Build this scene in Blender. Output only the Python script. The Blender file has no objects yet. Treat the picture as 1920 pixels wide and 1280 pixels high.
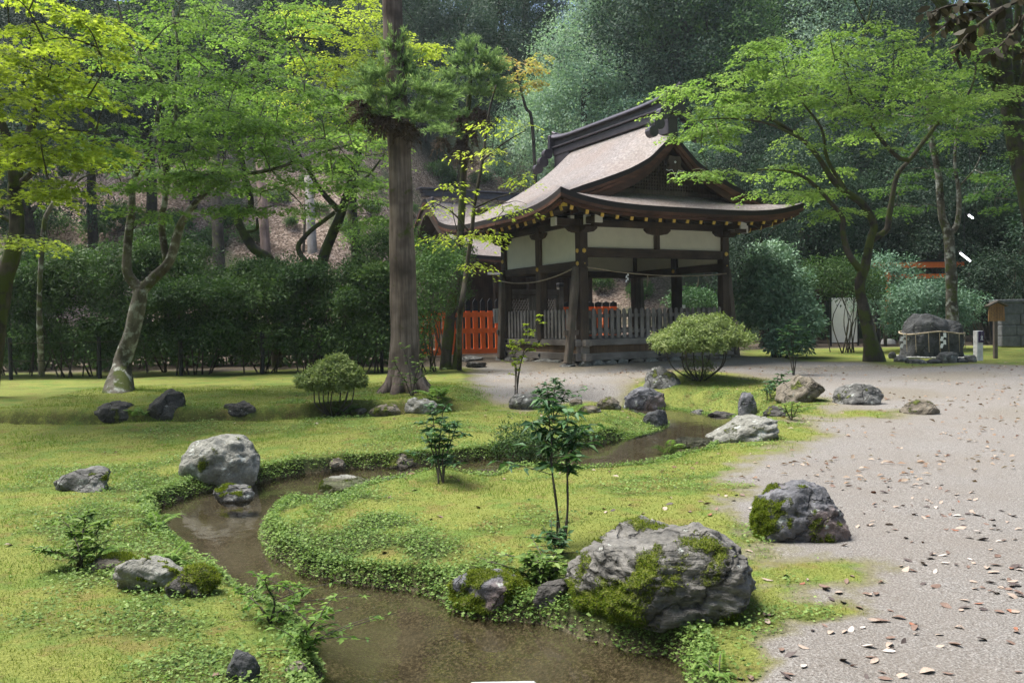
import bpy, bmesh, math, random
import numpy as np
from mathutils import Vector, Matrix

R = math.radians
random.seed(7)
rng = np.random.default_rng(11)
scene = bpy.context.scene
COL = scene.collection

# ------------------------------------------------------------------ camera, world, sun, exposure
FPX, CX, CY = 1617.0, 960.0, 640.0
CAMZ, PITCH, ROLL = 1.45, R(1.417), 0.0182
_f = np.array([0, math.cos(PITCH), -math.sin(PITCH)])
_r0 = np.array([1.0, 0, 0]); _u0 = np.array([0, math.sin(PITCH), math.cos(PITCH)])
_r = _r0 * math.cos(ROLL) - _u0 * math.sin(ROLL)
_u = _u0 * math.cos(ROLL) + _r0 * math.sin(ROLL)
cam = bpy.data.cameras.new('camera'); camo = bpy.data.objects.new('camera', cam); COL.objects.link(camo)
cam.sensor_width = 36; cam.lens = FPX / 1920 * 36; cam.clip_start = 0.05; cam.clip_end = 400
m = Matrix.Identity(4)
for i in range(3):
    m[i][0] = _r[i]; m[i][1] = _u[i]; m[i][2] = -_f[i]
m[2][3] = CAMZ
camo.matrix_world = m
scene.camera = camo

SUN_DIR = Vector((-0.38, 0.08, 0.92)).normalized()
world = bpy.data.worlds.new("World"); scene.world = world; world.use_nodes = True
wn = world.node_tree.nodes; wl = world.node_tree.links
sky = wn.new('ShaderNodeTexSky'); sky.sky_type = 'NISHITA'; sky.sun_disc = False
sky.sun_elevation = math.asin(SUN_DIR.z); sky.sun_rotation = math.atan2(SUN_DIR.x, SUN_DIR.y)
sky.air_density = 1.0; sky.dust_density = 2.5; sky.ozone_density = 1.0
bg = wn['Background']; bg.inputs[1].default_value = 0.12
wl.new(sky.outputs[0], bg.inputs[0])
sun = bpy.data.lights.new('sun', 'SUN'); suno = bpy.data.objects.new('sun', sun); COL.objects.link(suno)
sun.energy = 3.8; sun.angle = R(36); sun.color = (1.0, 0.97, 0.91)
suno.rotation_euler = (-SUN_DIR).to_track_quat('-Z', 'Y').to_euler()
scene.view_settings.view_transform = 'Standard'; scene.view_settings.look = 'None'
scene.view_settings.exposure = 1.22; scene.view_settings.gamma = 1.0
try:
    scene.cycles.max_bounces = 6; scene.cycles.diffuse_bounces = 3; scene.cycles.glossy_bounces = 2
    scene.cycles.transmission_bounces = 4; scene.cycles.transparent_max_bounces = 6
    scene.cycles.sample_clamp_indirect = 4
except Exception:
    pass

# ------------------------------------------------------------------ maths helpers
def ray(px, py):
    d = _f + _r * ((px - CX) / FPX) - _u * ((py - CY) / FPX)
    return d
CAM = np.array([0, 0, CAMZ])
def P(px, py, D):
    d = ray(px, py); return CAM + d * (D / d[1])
def onz(px, py, z):
    d = ray(px, py); return CAM + d * ((z - CAMZ) / d[2])
def sstep(a, b, x):
    t = np.clip((x - a) / (b - a), 0, 1); return t * t * (3 - 2 * t)

_perm = np.random.default_rng(5).permutation(256); _perm = np.concatenate([_perm, _perm, _perm])
_grad = np.random.default_rng(6).normal(size=(256, 3)); _grad /= np.linalg.norm(_grad, axis=1)[:, None]
def perlin(p):
    p = np.asarray(p, float)
    i = np.floor(p).astype(int); f = p - i; i &= 255
    w = f * f * f * (f * (f * 6 - 15) + 10)
    out = 0
    for dx in (0, 1):
        for dy in (0, 1):
            for dz in (0, 1):
                h = _perm[_perm[_perm[(i[..., 0] + dx) & 255] + ((i[..., 1] + dy) & 255)] + ((i[..., 2] + dz) & 255)]
                g = _grad[h]
                d = g[..., 0] * (f[..., 0] - dx) + g[..., 1] * (f[..., 1] - dy) + g[..., 2] * (f[..., 2] - dz)
                wt = (w[..., 0] if dx else 1 - w[..., 0]) * (w[..., 1] if dy else 1 - w[..., 1]) * (w[..., 2] if dz else 1 - w[..., 2])
                out = out + d * wt
    return out * 1.6
def n2(x, y, s, o=0.0):
    return perlin(np.stack([x * s + o, y * s - o, np.full_like(x, o * 1.7 + .3)], -1))

def poly_sdf(poly, x, y):
    """signed distance to a polygon, negative inside"""
    x = np.asarray(x, float); y = np.asarray(y, float)
    shp = x.shape; x = x.ravel(); y = y.ravel()
    d2 = np.full(x.shape, 1e9); ins = np.zeros(x.shape, bool)
    n = len(poly)
    for i in range(n):
        ax, ay = poly[i]; bx, by = poly[(i + 1) % n]
        ex, ey = bx - ax, by - ay
        t = np.clip(((x - ax) * ex + (y - ay) * ey) / (ex * ex + ey * ey + 1e-12), 0, 1)
        d2 = np.minimum(d2, (x - ax - t * ex) ** 2 + (y - ay - t * ey) ** 2)
        c = (ay > y) != (by > y)
        with np.errstate(divide='ignore', invalid='ignore'):
            xi = ax + (y - ay) / (by - ay if by != ay else 1e-12) * ex
        ins ^= c & (x < xi)
    d = np.sqrt(d2)
    return np.where(ins, -d, d).reshape(shp)
def line_dist(pts, x, y):
    x = np.asarray(x, float); y = np.asarray(y, float); d2 = np.full(x.shape, 1e9)
    for (ax, ay), (bx, by) in zip(pts[:-1], pts[1:]):
        ex, ey = bx - ax, by - ay
        t = np.clip(((x - ax) * ex + (y - ay) * ey) / (ex * ex + ey * ey), 0, 1)
        d2 = np.minimum(d2, (x - ax - t * ex) ** 2 + (y - ay - t * ey) ** 2)
    return np.sqrt(d2)
def smooth_poly(pts, it=2):
    p = [np.array(q[:2]) for q in pts]
    for _ in range(it):
        o = []
        for a, b in zip(p, p[1:] + p[:1]):
            o += [a * .75 + b * .25, a * .25 + b * .75]
        p = o
    return [tuple(q) for q in p]

# ------------------------------------------------------------------ terrain
ZW = -0.16
PAV_A, PAV_B, PAV_ANG = 4.49, 3.93, R(28.06)
PAV_O = np.array([1.727, 21.0])
ER = np.array([math.cos(PAV_ANG), math.sin(PAV_ANG)]); EL = np.array([-math.sin(PAV_ANG), math.cos(PAV_ANG)])
_wp = [(610, 1400), (600, 1280), (590, 1215), (560, 1175), (505, 1150), (440, 1110), (408, 1075), (345, 1045), (300, 990), (288, 955), (330, 938),
       (372, 922), (430, 918), (486, 903), (560, 889), (650, 879), (720, 877), (800, 872), (860, 866), (935, 853), (1000, 846),
       (1060, 842), (1105, 836), (1142, 829), (1168, 821), (1212, 812), (1252, 801), (1257, 787), (1203, 776), (1153, 770), (1121, 767),
       (1125, 762), (1180, 763), (1235, 764), (1296, 771), (1328, 777), (1386, 781), (1380, 792), (1334, 826), (1262, 840),
       (1206, 856), (1136, 860), (1060, 866), (955, 866), (900, 882), (830, 886), (740, 890), (690, 895), (600, 925), (540, 950),
       (500, 980), (490, 1010), (503, 1040), (545, 1068), (620, 1092), (700, 1102), (800, 1112), (835, 1132), (852, 1152),
       (930, 1162), (1000, 1166), (1060, 1185), (1110, 1205), (1200, 1226), (1275, 1228), (1290, 1255), (1310, 1400)]
_i0, _i1 = _wp.index((1380, 792)), _wp.index((540, 950))
WATER = smooth_poly([onz(a, b, .03 if _i0 < i < _i1 else ZW) for i, (a, b) in enumerate(_wp)], 1)
DITCH = [tuple(onz(a, b, 0.04)[:2]) for a, b in [(-1500, 815), (-400, 803), (0, 793), (430, 787), (700, 780), (850, 772), (930, 765)]]
_mound = onz(828, 905, 0)[:2]
_mound2 = onz(990, 868, 0)[:2]
_az2 = onz(1310, 712, .2)[:2]
def plat_sdf(x, y):
    u = (x - PAV_O[0]) * ER[0] + (y - PAV_O[1]) * ER[1]; v = (x - PAV_O[0]) * EL[0] + (y - PAV_O[1]) * EL[1]
    dx = np.abs(u - PAV_A / 2) - PAV_A / 2 - 1.15; dy = np.abs(v - PAV_B / 2) - PAV_B / 2 - 1.0
    return np.sqrt(np.maximum(dx, 0) ** 2 + np.maximum(dy, 0) ** 2) + np.minimum(np.maximum(dx, dy), 0)
def H(x, y, full=False):
    x = np.asarray(x, float); y = np.asarray(y, float)
    base = 0.24 * sstep(9, 20, y) + 0.10 * sstep(23, 28, y)
    land = base + 0.05 * n2(x, y, .35, 1.0) + .022 * n2(x, y, 1.3, 2.0) + .009 * n2(x, y, 4.5, 3.0)
    gravel = sstep(-.5, 1.5, x - 1.5 - (y - 5) * .12)
    land = land * (1 - .5 * gravel) + base * .5 * gravel
    d = line_dist(DITCH, x, y)
    sdit = y - np.interp(x, [q[0] for q in DITCH], [q[1] for q in DITCH]) + .10 * n2(x, y, 1.6, 15.) + .05 * n2(x, y, 5., 16.)
    wdit = sstep(-.2, -1.4, x)
    land = land + wdit * (-.13 * np.exp(-((sdit + .08) / .16) ** 2) + .13 * sstep(-.02, .12, sdit) * (1 - .9 * sstep(1.5, 6, sdit)) + .03 * np.exp(-((sdit - .25) / .2) ** 2))
    land = land + .10 * np.exp(-((x - _mound[0]) ** 2 + (y - _mound[1] - .1) ** 2) / .10)
    land = land + .06 * np.exp(-((x - _mound2[0]) ** 2 + (y - _mound2[1]) ** 2) / .2)
    land = land + .10 * np.exp(-((x - _az2[0]) ** 2 + (y - _az2[1] - .3) ** 2) / 1.2)
    land = land + .09 * sstep(.35, -.1, plat_sdf(x, y))
    sd = poly_sdf(WATER, x, y) + .035 * n2(x, y, 3.1, 5.0) + .02 * n2(x, y, 9.0, 6.0)
    land = np.maximum(land, ZW + .09)
    land = land - .045 * np.exp(-(np.maximum(sd, 0) / .3) ** 2)
    bed = ZW - .04 - .10 * sstep(0, -.45, sd) + .012 * n2(x, y, 5, 8.0)
    h = bed + (land - bed) * sstep(0, 1, (sd + .04) / (.125 + .75 * sstep(11.3, 12.8, y)))
    return (h, sd) if full else h
def G(px, py):
    d = ray(px, py)
    t = np.concatenate([np.arange(1.5, 16, .01), np.arange(16, 60, .05)])
    pts = CAM[None] + d[None] * t[:, None]
    h = H(pts[:, 0], pts[:, 1])
    k = np.argmax(pts[:, 2] < h)
    if pts[k, 2] >= h[k]:
        k = len(t) - 1
    return np.array([pts[k, 0], pts[k, 1], h[k]])
def Hz(x, y):
    return float(H(np.array([x]), np.array([y]))[0])

# ------------------------------------------------------------------ material helpers
def newmat(name):
    mt = bpy.data.materials.new(name); mt.use_nodes = True
    nt = mt.node_tree; b = nt.nodes['Principled BSDF']
    return mt, nt, b
def N_(nt, typ, **kw):
    n = nt.nodes.new(typ)
    for k, v in kw.items():
        setattr(n, k, v)
    return n
def setin(nt, n, key, v):
    if hasattr(v, 'is_linked') or isinstance(v, bpy.types.NodeSocket):
        nt.links.new(v, n.inputs[key])
    else:
        n.inputs[key].default_value = v
def coord(nt, kind='Object', scale=(1, 1, 1)):
    tc = N_(nt, 'ShaderNodeTexCoord'); mp = N_(nt, 'ShaderNodeMapping')
    nt.links.new(tc.outputs[kind], mp.inputs[0]); mp.inputs['Scale'].default_value = scale
    return mp.outputs[0]
def noise_(nt, vec, scale, detail=4, rough=.55, out='Fac'):
    n = N_(nt, 'ShaderNodeTexNoise'); nt.links.new(vec, n.inputs['Vector'])
    n.inputs['Scale'].default_value = scale; n.inputs['Detail'].default_value = detail; n.inputs['Roughness'].default_value = rough
    return n.outputs[out]
def voro(nt, vec, scale, out='Distance', feature='F1'):
    n = N_(nt, 'ShaderNodeTexVoronoi', feature=feature); nt.links.new(vec, n.inputs['Vector']); n.inputs['Scale'].default_value = scale
    return n.outputs[out]
def c4(c):
    return (c[0], c[1], c[2], 1.0)
def ramp(nt, fac, stops):
    n = N_(nt, 'ShaderNodeValToRGB'); nt.links.new(fac, n.inputs[0]); e = n.color_ramp.elements
    e[0].position, e[0].color = stops[0][0], c4(stops[0][1]); e[1].position, e[1].color = stops[-1][0], c4(stops[-1][1])
    for p_, c in stops[1:-1]:
        q = e.new(p_); q.color = c4(c)
    return n.outputs[0]
def mix(nt, fac, a, b, blend='MIX'):
    n = N_(nt, 'ShaderNodeMix', data_type='RGBA', blend_type=blend)
    for k, v in ((0, fac), (6, a), (7, b)):
        if isinstance(v, bpy.types.NodeSocket):
            nt.links.new(v, n.inputs[k])
        else:
            n.inputs[k].default_value = c4(v) if isinstance(v, tuple) else v
    return n.outputs[2]
def math_(nt, op, a, b=None, c=None, clamp=False):
    n = N_(nt, 'ShaderNodeMath', operation=op, use_clamp=clamp)
    for k, v in ((0, a), (1, b), (2, c)):
        if v is None: continue
        if isinstance(v, bpy.types.NodeSocket): nt.links.new(v, n.inputs[k])
        else: n.inputs[k].default_value = v
    return n.outputs[0]
def bump(nt, b, h, strength=.5, dist=.02):
    n = N_(nt, 'ShaderNodeBump'); nt.links.new(h, n.inputs['Height']); n.inputs['Strength'].default_value = strength; n.inputs['Distance'].default_value = dist
    nt.links.new(n.outputs[0], b.inputs['Normal']); return n
def attr(nt, name):
    n = N_(nt, 'ShaderNodeAttribute', attribute_name=name); return n.outputs['Fac']
def fit(nt, v, a, b):
    n = N_(nt, 'ShaderNodeMapRange', interpolation_type='SMOOTHSTEP'); nt.links.new(v, n.inputs[0]); n.inputs[1].default_value = a; n.inputs[2].default_value = b
    return n.outputs[0]

def leaf_mat(name, cols, trans=.4, rough=.45, spec=.35, tcol=None):
    rough = max(rough, .55); spec = min(spec, .35) * (.9 if name in ('camellia_leaf', 'glossy_sapling_leaf', 'forest_leaf_bluish') else .45)
    mt, nt, b = newmat(name)
    t = attr(nt, 'tint')
    col = ramp(nt, t, [(i / (len(cols) - 1), c) for i, c in enumerate(cols)])
    nt.links.new(col, b.inputs['Base Color']); b.inputs['Roughness'].default_value = rough; b.inputs['Specular IOR Level'].default_value = spec
    tr = N_(nt, 'ShaderNodeBsdfTranslucent')
    tc = mix(nt, 1.0, col, tcol or (1.35, 1.45, .9), 'MULTIPLY'); nt.links.new(tc, tr.inputs[0])
    ms = N_(nt, 'ShaderNodeMixShader'); ms.inputs[0].default_value = trans
    nt.links.new(b.outputs[0], ms.inputs[1]); nt.links.new(tr.outputs[0], ms.inputs[2])
    nt.links.new(ms.outputs[0], nt.nodes['Material Output'].inputs[0])
    return mt
def bark_mat(name, dark, light, moss=0.0, stretch=.12, scale=14, mosscol=(.06, .075, .015), bumpd=.02, lichen=0.0):
    mt, nt, b = newmat(name)
    v = coord(nt, 'Object', (1, 1, stretch)); v2 = coord(nt, 'Object')
    n = noise_(nt, v, scale, 6, .65); big = noise_(nt, v2, 1.7, 3)
    col = ramp(nt, n, [(.3, dark), (.72, light)])
    col = mix(nt, fit(nt, big, .35, .7), col, tuple(c * .6 for c in dark))
    if lichen:
        lf = fit(nt, noise_(nt, v2, 5.5, 4, .6), .6 - .12 * lichen, .66)
        col = mix(nt, lf, col, (.33, .34, .30))
    if moss:
        mf = fit(nt, noise_(nt, v2, 3.2, 5, .6), .62 - .25 * moss, .72 - .2 * moss)
        col = mix(nt, mf, col, mosscol)
    nt.links.new(col, b.inputs['Base Color']); b.inputs['Roughness'].default_value = .9; b.inputs['Specular IOR Level'].default_value = .2
    bump(nt, b, n, .9, bumpd)
    return mt
def wood_mat(name, dark, light, scale=30, axis=2, rough=.75, bumps=.3, stain=0.0, stainc=(.05, .06, .03)):
    mt, nt, b = newmat(name)
    s = [1, 1, 1]; s[axis] = .06
    v = coord(nt, 'Object', tuple(s)); n = noise_(nt, v, scale, 5, .6); v2 = coord(nt, 'Object'); big = noise_(nt, v2, 1.3, 4)
    col = ramp(nt, n, [(.28, dark), (.75, light)])
    col = mix(nt, fit(nt, big, .3, .75), col, tuple(c * .62 for c in dark))
    if stain:
        col = mix(nt, math_(nt, 'MULTIPLY', fit(nt, noise_(nt, v2, 2.4, 5), .45, .7), stain), col, stainc)
    nt.links.new(col, b.inputs['Base Color']); b.inputs['Roughness'].default_value = rough; b.inputs['Specular IOR Level'].default_value = .25
    bump(nt, b, n, bumps, .01); return mt
def paint_mat(name, col, rough=.55, var=.18, metallic=0.0, scale=5):
    mt, nt, b = newmat(name)
    v = coord(nt, 'Object'); n = noise_(nt, v, scale, 5, .6)
    c = ramp(nt, n, [(.3, tuple(x * (1 - var) for x in col)), (.7, tuple(min(1, x * (1 + var * .5)) for x in col))])
    nt.links.new(c, b.inputs['Base Color']); b.inputs['Roughness'].default_value = rough; b.inputs['Metallic'].default_value = metallic
    b.inputs['Specular IOR Level'].default_value = .3
    bump(nt, b, noise_(nt, v, 40, 3), .1, .005); return mt
def mixv(nt, a, b_, f):
    n = N_(nt, 'ShaderNodeMix', data_type='VECTOR'); n.inputs[0].default_value = f; nt.links.new(a, n.inputs[4]); nt.links.new(b_, n.inputs[5]); return n.outputs[1]
def rock_mat(name, dark, light, mossc=((.05, .07, .012), (.17, .19, .03)), lichen=.0, scale=5.0, strata=False, warm=None, crk=.75):
    mt, nt, b = newmat(name)
    v = coord(nt, 'Object')
    n = noise_(nt, v, scale, 8, .65); fine = noise_(nt, v, scale * 9, 4, .6)
    h = n
    if strata:
        mp = N_(nt, 'ShaderNodeMapping'); nt.links.new(v, mp.inputs[0]); mp.inputs['Rotation'].default_value = (R(12), R(24), 0); mp.inputs['Scale'].default_value = (1.2, 1.6, 9)
        ns = noise_(nt, mp.outputs[0], 3.0, 6, .6); n = math_(nt, 'ADD', math_(nt, 'MULTIPLY', n, .45), math_(nt, 'MULTIPLY', ns, .55)); h = n
    col = ramp(nt, n, [(.3, dark), (.5, tuple((a + c) / 2 for a, c in zip(dark, light))), (.68, light)])
    col = mix(nt, fit(nt, fine, .3, .75), mix(nt, .35, col, (.02, .02, .02)), col)
    if warm:
        col = mix(nt, fit(nt, noise_(nt, v, scale * .5, 3), .5, .66), col, warm)
    if lichen:
        lf = fit(nt, noise_(nt, v, scale * 1.6, 6, .7), .64 - .1 * lichen, .68 - .05 * lichen); col = mix(nt, lf, col, (.40, .42, .38))
    mf = attr(nt, 'moss'); mn = noise_(nt, v, 26, 4, .7)
    mf2 = fit(nt, math_(nt, 'ADD', mf, math_(nt, 'MULTIPLY', math_(nt, 'SUBTRACT', mn, .5), .9)), .42, .62)
    mc = ramp(nt, noise_(nt, v, 40, 4, .6), [(.3, mossc[0]), (.7, mossc[1])])
    col = mix(nt, mf2, col, mc)
    nt.links.new(col, b.inputs['Base Color']); b.inputs['Roughness'].default_value = .85; b.inputs['Specular IOR Level'].default_value = .3
    vd = voro(nt, mixv(nt, v, noise_(nt, v, 3, 4, .6, 'Color'), .25), scale * .7, 'Distance', 'DISTANCE_TO_EDGE'); crack = fit(nt, vd, .0, .035)
    ck = math_(nt, 'ADD', math_(nt, 'MULTIPLY', crack, .6), .4)
    col = mix(nt, ck, mix(nt, crk, col, (.012, .012, .010)), col)
    nt.links.new(col, b.inputs['Base Color'])
    h = math_(nt, 'ADD', h, math_(nt, 'MULTIPLY', crack, .45 * crk))
    hh = math_(nt, 'ADD', math_(nt, 'ADD', h, math_(nt, 'MULTIPLY', fine, .25)), math_(nt, 'MULTIPLY', math_(nt, 'MULTIPLY', mn, mf2), .9))
    bump(nt, b, hh, 1.0, .06)
    return mt

# ------------------------------------------------------------------ object helpers
def link(o, parent=None):
    COL.objects.link(o)
    if parent is not None: o.parent = parent
    return o
def tag(o, label=None, cat=None, group=None, kind=None):
    if label: o['label'] = label
    if cat: o['category'] = cat
    if group: o['group'] = group
    if kind: o['kind'] = kind
    return o
def thing(name, label, cat, loc=(0, 0, 0), rotz=0, group=None):
    o = bpy.data.objects.new(name, None); link(o); o.location = [float(c) for c in loc]; o.rotation_euler = (0, 0, rotz); o.empty_display_size = .1
    return tag(o, label, cat, group)
class Geo:
    def __init__(self): self.v = []; self.f = []; self.n = 0; self.m = []
    def add(self, V, F, mi=0):
        V = np.asarray(V, float)
        self.v.append(V); self.f += [tuple(i + self.n for i in f) for f in F]; self.m += [mi] * len(F); self.n += len(V)
        return self
    def box(self, c, s, rot=None, mi=0, taper=1.0, bev=0.0):
        c = np.array(c, float); s = np.array(s, float) / 2
        b = min(bev, s.min() * .4)
        if b <= 0:
            V = np.array([[x, y, z] for z in (-1, 1) for y in (-1, 1) for x in (-1, 1)], float) * s
            V[4:, :2] *= taper
            F = [(0, 2, 3, 1), (4, 5, 7, 6), (0, 1, 5, 4), (2, 6, 7, 3), (0, 4, 6, 2), (1, 3, 7, 5)]
        else:
            bm = bmesh.new(); bmesh.ops.create_cube(bm, size=2)
            for v in bm.verts: v.co = Vector((v.co.x * s[0], v.co.y * s[1], v.co.z * s[2]))
            bmesh.ops.bevel(bm, geom=bm.edges[:], offset=b, segments=1, affect='EDGES')
            bm.verts.index_update(); V = np.array([v.co[:] for v in bm.verts]); F = [tuple(v.index for v in f.verts) for f in bm.faces]; bm.free()
            if taper != 1.0: V[V[:, 2] > 0, :2] *= taper
        if rot is not None: V = V @ np.array(rot.to_3x3()).T
        return self.add(V + c, F, mi)
    def bar(self, a, b, w, h=None, up=(0, 0, 1), mi=0, bev=0.0):
        a = np.array(a, float); b = np.array(b, float); d = b - a; L = np.linalg.norm(d); d /= L
        up = np.array(up, float)
        if abs(d @ up) > .98: up = np.array([1., 0, 0])
        s = np.cross(d, up); s /= np.linalg.norm(s); u = np.cross(s, d)
        h = h or w
        M = Matrix((tuple(s), tuple(d), tuple(u))).transposed()
        return self.box((a + b) / 2, (w, L, h), M, mi, bev=bev)
    def tube(self, pts, rad, sides=8, sub=4, wob=0.0, mi=0, cap=True):
        V, F = tube(pts, rad, sides, sub, wob); self.add(V, F, mi)
        if cap:
            self.f.append(tuple(range(self.n - sides, self.n))); self.m.append(mi)
        return self
    def build(self, name, mats, parent=None, smooth=False, loc=None):
        me = bpy.data.meshes.new(name)
        me.from_pydata(np.concatenate(self.v).tolist() if self.v else [], [], self.f)
        mats = mats if isinstance(mats, (list, tuple)) else [mats]
        for k in mats: me.materials.append(k)
        if len(mats) > 1: me.polygons.foreach_set('material_index', self.m)
        if smooth: me.polygons.foreach_set('use_smooth', [True] * len(me.polygons))
        me.update()
        o = bpy.data.objects.new(name, me); link(o, parent)
        if loc is not None: o.location = loc
        return o
def catmull(pts, rad, sub):
    p = np.asarray(pts, float); r = np.asarray(rad, float)
    if len(p) < 3 or sub <= 1:
        return p, r
    q = np.concatenate([[2 * p[0] - p[1]], p, [2 * p[-1] - p[-2]]]); out = []; ro = []
    for i in range(1, len(q) - 2):
        for k in range(sub):
            t = k / sub
            a, b, c, d = q[i - 1], q[i], q[i + 1], q[i + 2]
            out.append(.5 * (2 * b + (c - a) * t + (2 * a - 5 * b + 4 * c - d) * t * t + (3 * b - a - 3 * c + d) * t ** 3))
            ro.append(r[i - 1] * (1 - t) + r[i] * t)
    out.append(p[-1]); ro.append(r[-1])
    return np.array(out), np.array(ro)
def tube(pts, rad, sides=8, sub=4, wob=0.0):
    if np.isscalar(rad): rad = [rad] * len(pts)
    if len(rad) == 2 and len(pts) != 2: rad = list(np.linspace(rad[0], rad[1], len(pts)))
    p, r = catmull(pts, rad, sub)
    d = np.gradient(p, axis=0); d /= np.linalg.norm(d, axis=1)[:, None] + 1e-9
    ref = np.array([0.31, .95, 0.05]) if abs(d[0][1]) < .9 else np.array([1., 0, 0])
    s = np.cross(d, ref); s /= np.linalg.norm(s, axis=1)[:, None] + 1e-9; u = np.cross(s, d)
    a = np.linspace(0, 2 * np.pi, sides, endpoint=False)
    ring = s[:, None] * np.cos(a)[None, :, None] + u[:, None] * np.sin(a)[None, :, None]
    rr = np.repeat(r[:, None], sides, 1)
    if wob:
        cl = np.stack([np.cos(a)[None] * 1.5 + p[:, :1] * .7, np.sin(a)[None] * 1.5 + p[:, 1:2] * .7, np.repeat(p[:, 2:3] * 1.6, sides, 1)], -1)
        rr = rr * (1 + wob * perlin(cl))
    V = (p[:, None] + ring * rr[..., None]).reshape(-1, 3)
    F = []
    for i in range(len(p) - 1):
        for k in range(sides):
            k2 = (k + 1) % sides
            F.append((i * sides + k, i * sides + k2, (i + 1) * sides + k2, (i + 1) * sides + k))
    return V, F

SHAPES = {
    'kite': (np.array([[0, 0, 0], [.42, .5, .05], [1, 0, -.08], [.42, -.5, .05]]), [(0, 1, 2, 3)]),
    'fold': (np.array([[0, 0, 0], [.4, .5, .10], [1, 0, -.10], [.4, -.5, .10], [.5, 0, -.01]]), [(0, 4, 2, 1), (0, 3, 2, 4)]),
    'blade': (np.array([[0, .5, 0], [0, -.5, 0], [1, 0, 0]]), [(0, 1, 2)]),
}
def _star():
    pts = [(0, 0, 0)]
    ang = [-108, -80, -52, -27, 0, 27, 52, 80, 108]; rad = [.48, .26, .74, .34, .78, .34, .74, .26, .48]
    for a, r_ in zip(ang, rad):
        pts.append((.22 + r_ * math.cos(R(a)), r_ * math.sin(R(a)), -.10 * r_ * r_))
    return np.array(pts), [tuple(range(10))]
SHAPES['star'] = _star()
def leaves(name, Pt, Hd, Nm, L, W, shape, mat, parent, tint):
    sv, sf = SHAPES[shape]
    Pt = np.asarray(Pt); n = len(Pt)
    Hd = Hd / (np.linalg.norm(Hd, axis=1)[:, None] + 1e-9)
    Nm = Nm - Hd * (Nm * Hd).sum(1)[:, None]; Nm /= np.linalg.norm(Nm, axis=1)[:, None] + 1e-9
    S = np.cross(Nm, Hd)
    L = np.broadcast_to(L, (n,)); W = np.broadcast_to(W, (n,))
    V = Pt[:, None] + Hd[:, None] * (sv[None, :, 0:1] * L[:, None, None]) + S[:, None] * (sv[None, :, 1:2] * W[:, None, None]) + Nm[:, None] * (sv[None, :, 2:3] * L[:, None, None])
    k = len(sv); q = len(sf[0]); mF = len(sf)
    idx = (np.array(sf)[None] + (np.arange(n) * k)[:, None, None]).reshape(-1)
    me = bpy.data.meshes.new(name)
    me.vertices.add(n * k); me.vertices.foreach_set('co', V.reshape(-1).astype(np.float32))
    me.loops.add(len(idx)); me.loops.foreach_set('vertex_index', idx.astype(np.int32))
    me.polygons.add(n * mF); me.polygons.foreach_set('loop_start', (np.arange(n * mF) * q).astype(np.int32))
    me.update(calc_edges=True)
    a = me.attributes.new('tint', 'FLOAT', 'FACE'); a.data.foreach_set('value', np.repeat(np.clip(tint, 0, 1), mF).astype(np.float32))
    me.materials.append(mat)
    o = bpy.data.objects.new(name, me); link(o, parent); return o
def unit(n):
    v = rng.normal(size=(n, 3)); return v / np.linalg.norm(v, axis=1)[:, None]
def copy_tree(o, parent=None):
    c = o.copy(); COL.objects.link(c); c.parent = parent
    for ch in list(o.children): copy_tree(ch, c)
    return c

# ------------------------------------------------------------------ materials
MAPLE = [(.065, .13, .035), (.12, .21, .05), (.19, .295, .075), (.28, .375, .12)]
m_maple = leaf_mat('maple_leaf_green', MAPLE, .52)
m_maple_y = leaf_mat('maple_leaf_yellow_green', [(.15, .21, .03), (.24, .31, .04), (.33, .40, .06), (.46, .51, .13)], .58, tcol=(1.35, 1.4, .8))
m_maple_d = leaf_mat('maple_leaf_deep', [(.03, .075, .018), (.06, .125, .028), (.10, .18, .04), (.15, .23, .06)], .38)
m_azalea = leaf_mat('azalea_leaf', [(.015, .036, .012), (.032, .07, .022), (.058, .108, .032), (.10, .16, .05)], .3, .4, .45)
m_azlight = leaf_mat('clipped_azalea_leaf', [(.07, .11, .035), (.13, .18, .055), (.21, .26, .09), (.31, .35, .15)], .3, .5, .4)
m_camel = leaf_mat('camellia_leaf', [(.045, .10, .06), (.085, .17, .105), (.15, .26, .16), (.25, .37, .25)], .15, .3, .6)
m_glossy = leaf_mat('glossy_sapling_leaf', [(.02, .06, .022), (.04, .105, .035), (.07, .155, .05), (.13, .22, .08)], .2, .3, .6)
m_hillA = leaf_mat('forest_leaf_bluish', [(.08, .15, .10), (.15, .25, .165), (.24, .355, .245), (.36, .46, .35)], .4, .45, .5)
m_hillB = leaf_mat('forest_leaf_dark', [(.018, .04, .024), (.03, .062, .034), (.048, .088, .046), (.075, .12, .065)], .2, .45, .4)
m_hill_shade = leaf_mat('forest_leaf_shade_dark', [(.008, .020, .012), (.015, .032, .018), (.025, .048, .026), (.045, .076, .042)], .15, .5, .3)  # darker copy of forest_leaf_dark, forest shade put into the leaf colour
m_hillC = leaf_mat('forest_leaf_green', [(.03, .075, .025), (.055, .115, .035), (.085, .16, .045), (.13, .21, .06)], .3, .45, .4)
m_cedar = leaf_mat('cedar_needle', [(.09, .155, .06), (.16, .25, .10), (.25, .35, .15), (.35, .43, .23)], .42, .6, .2)
m_dead = leaf_mat('dead_needle', [(.05, .035, .025), (.09, .065, .045), (.13, .095, .07), (.17, .13, .10)], .1, .8, .1)
m_fern = leaf_mat('fern_leaf', [(.06, .13, .03), (.11, .20, .04), (.17, .27, .06), (.24, .33, .10)], .35)
m_cover = leaf_mat('ground_cover_leaf', [(.055, .11, .028), (.115, .19, .045), (.20, .29, .075), (.33, .41, .16)], .3, .45, .4)
m_mossblade = leaf_mat('moss_blade', [(.07, .10, .016), (.145, .18, .032), (.22, .25, .052), (.32, .335, .10)], .35, .8, .1)
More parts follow.
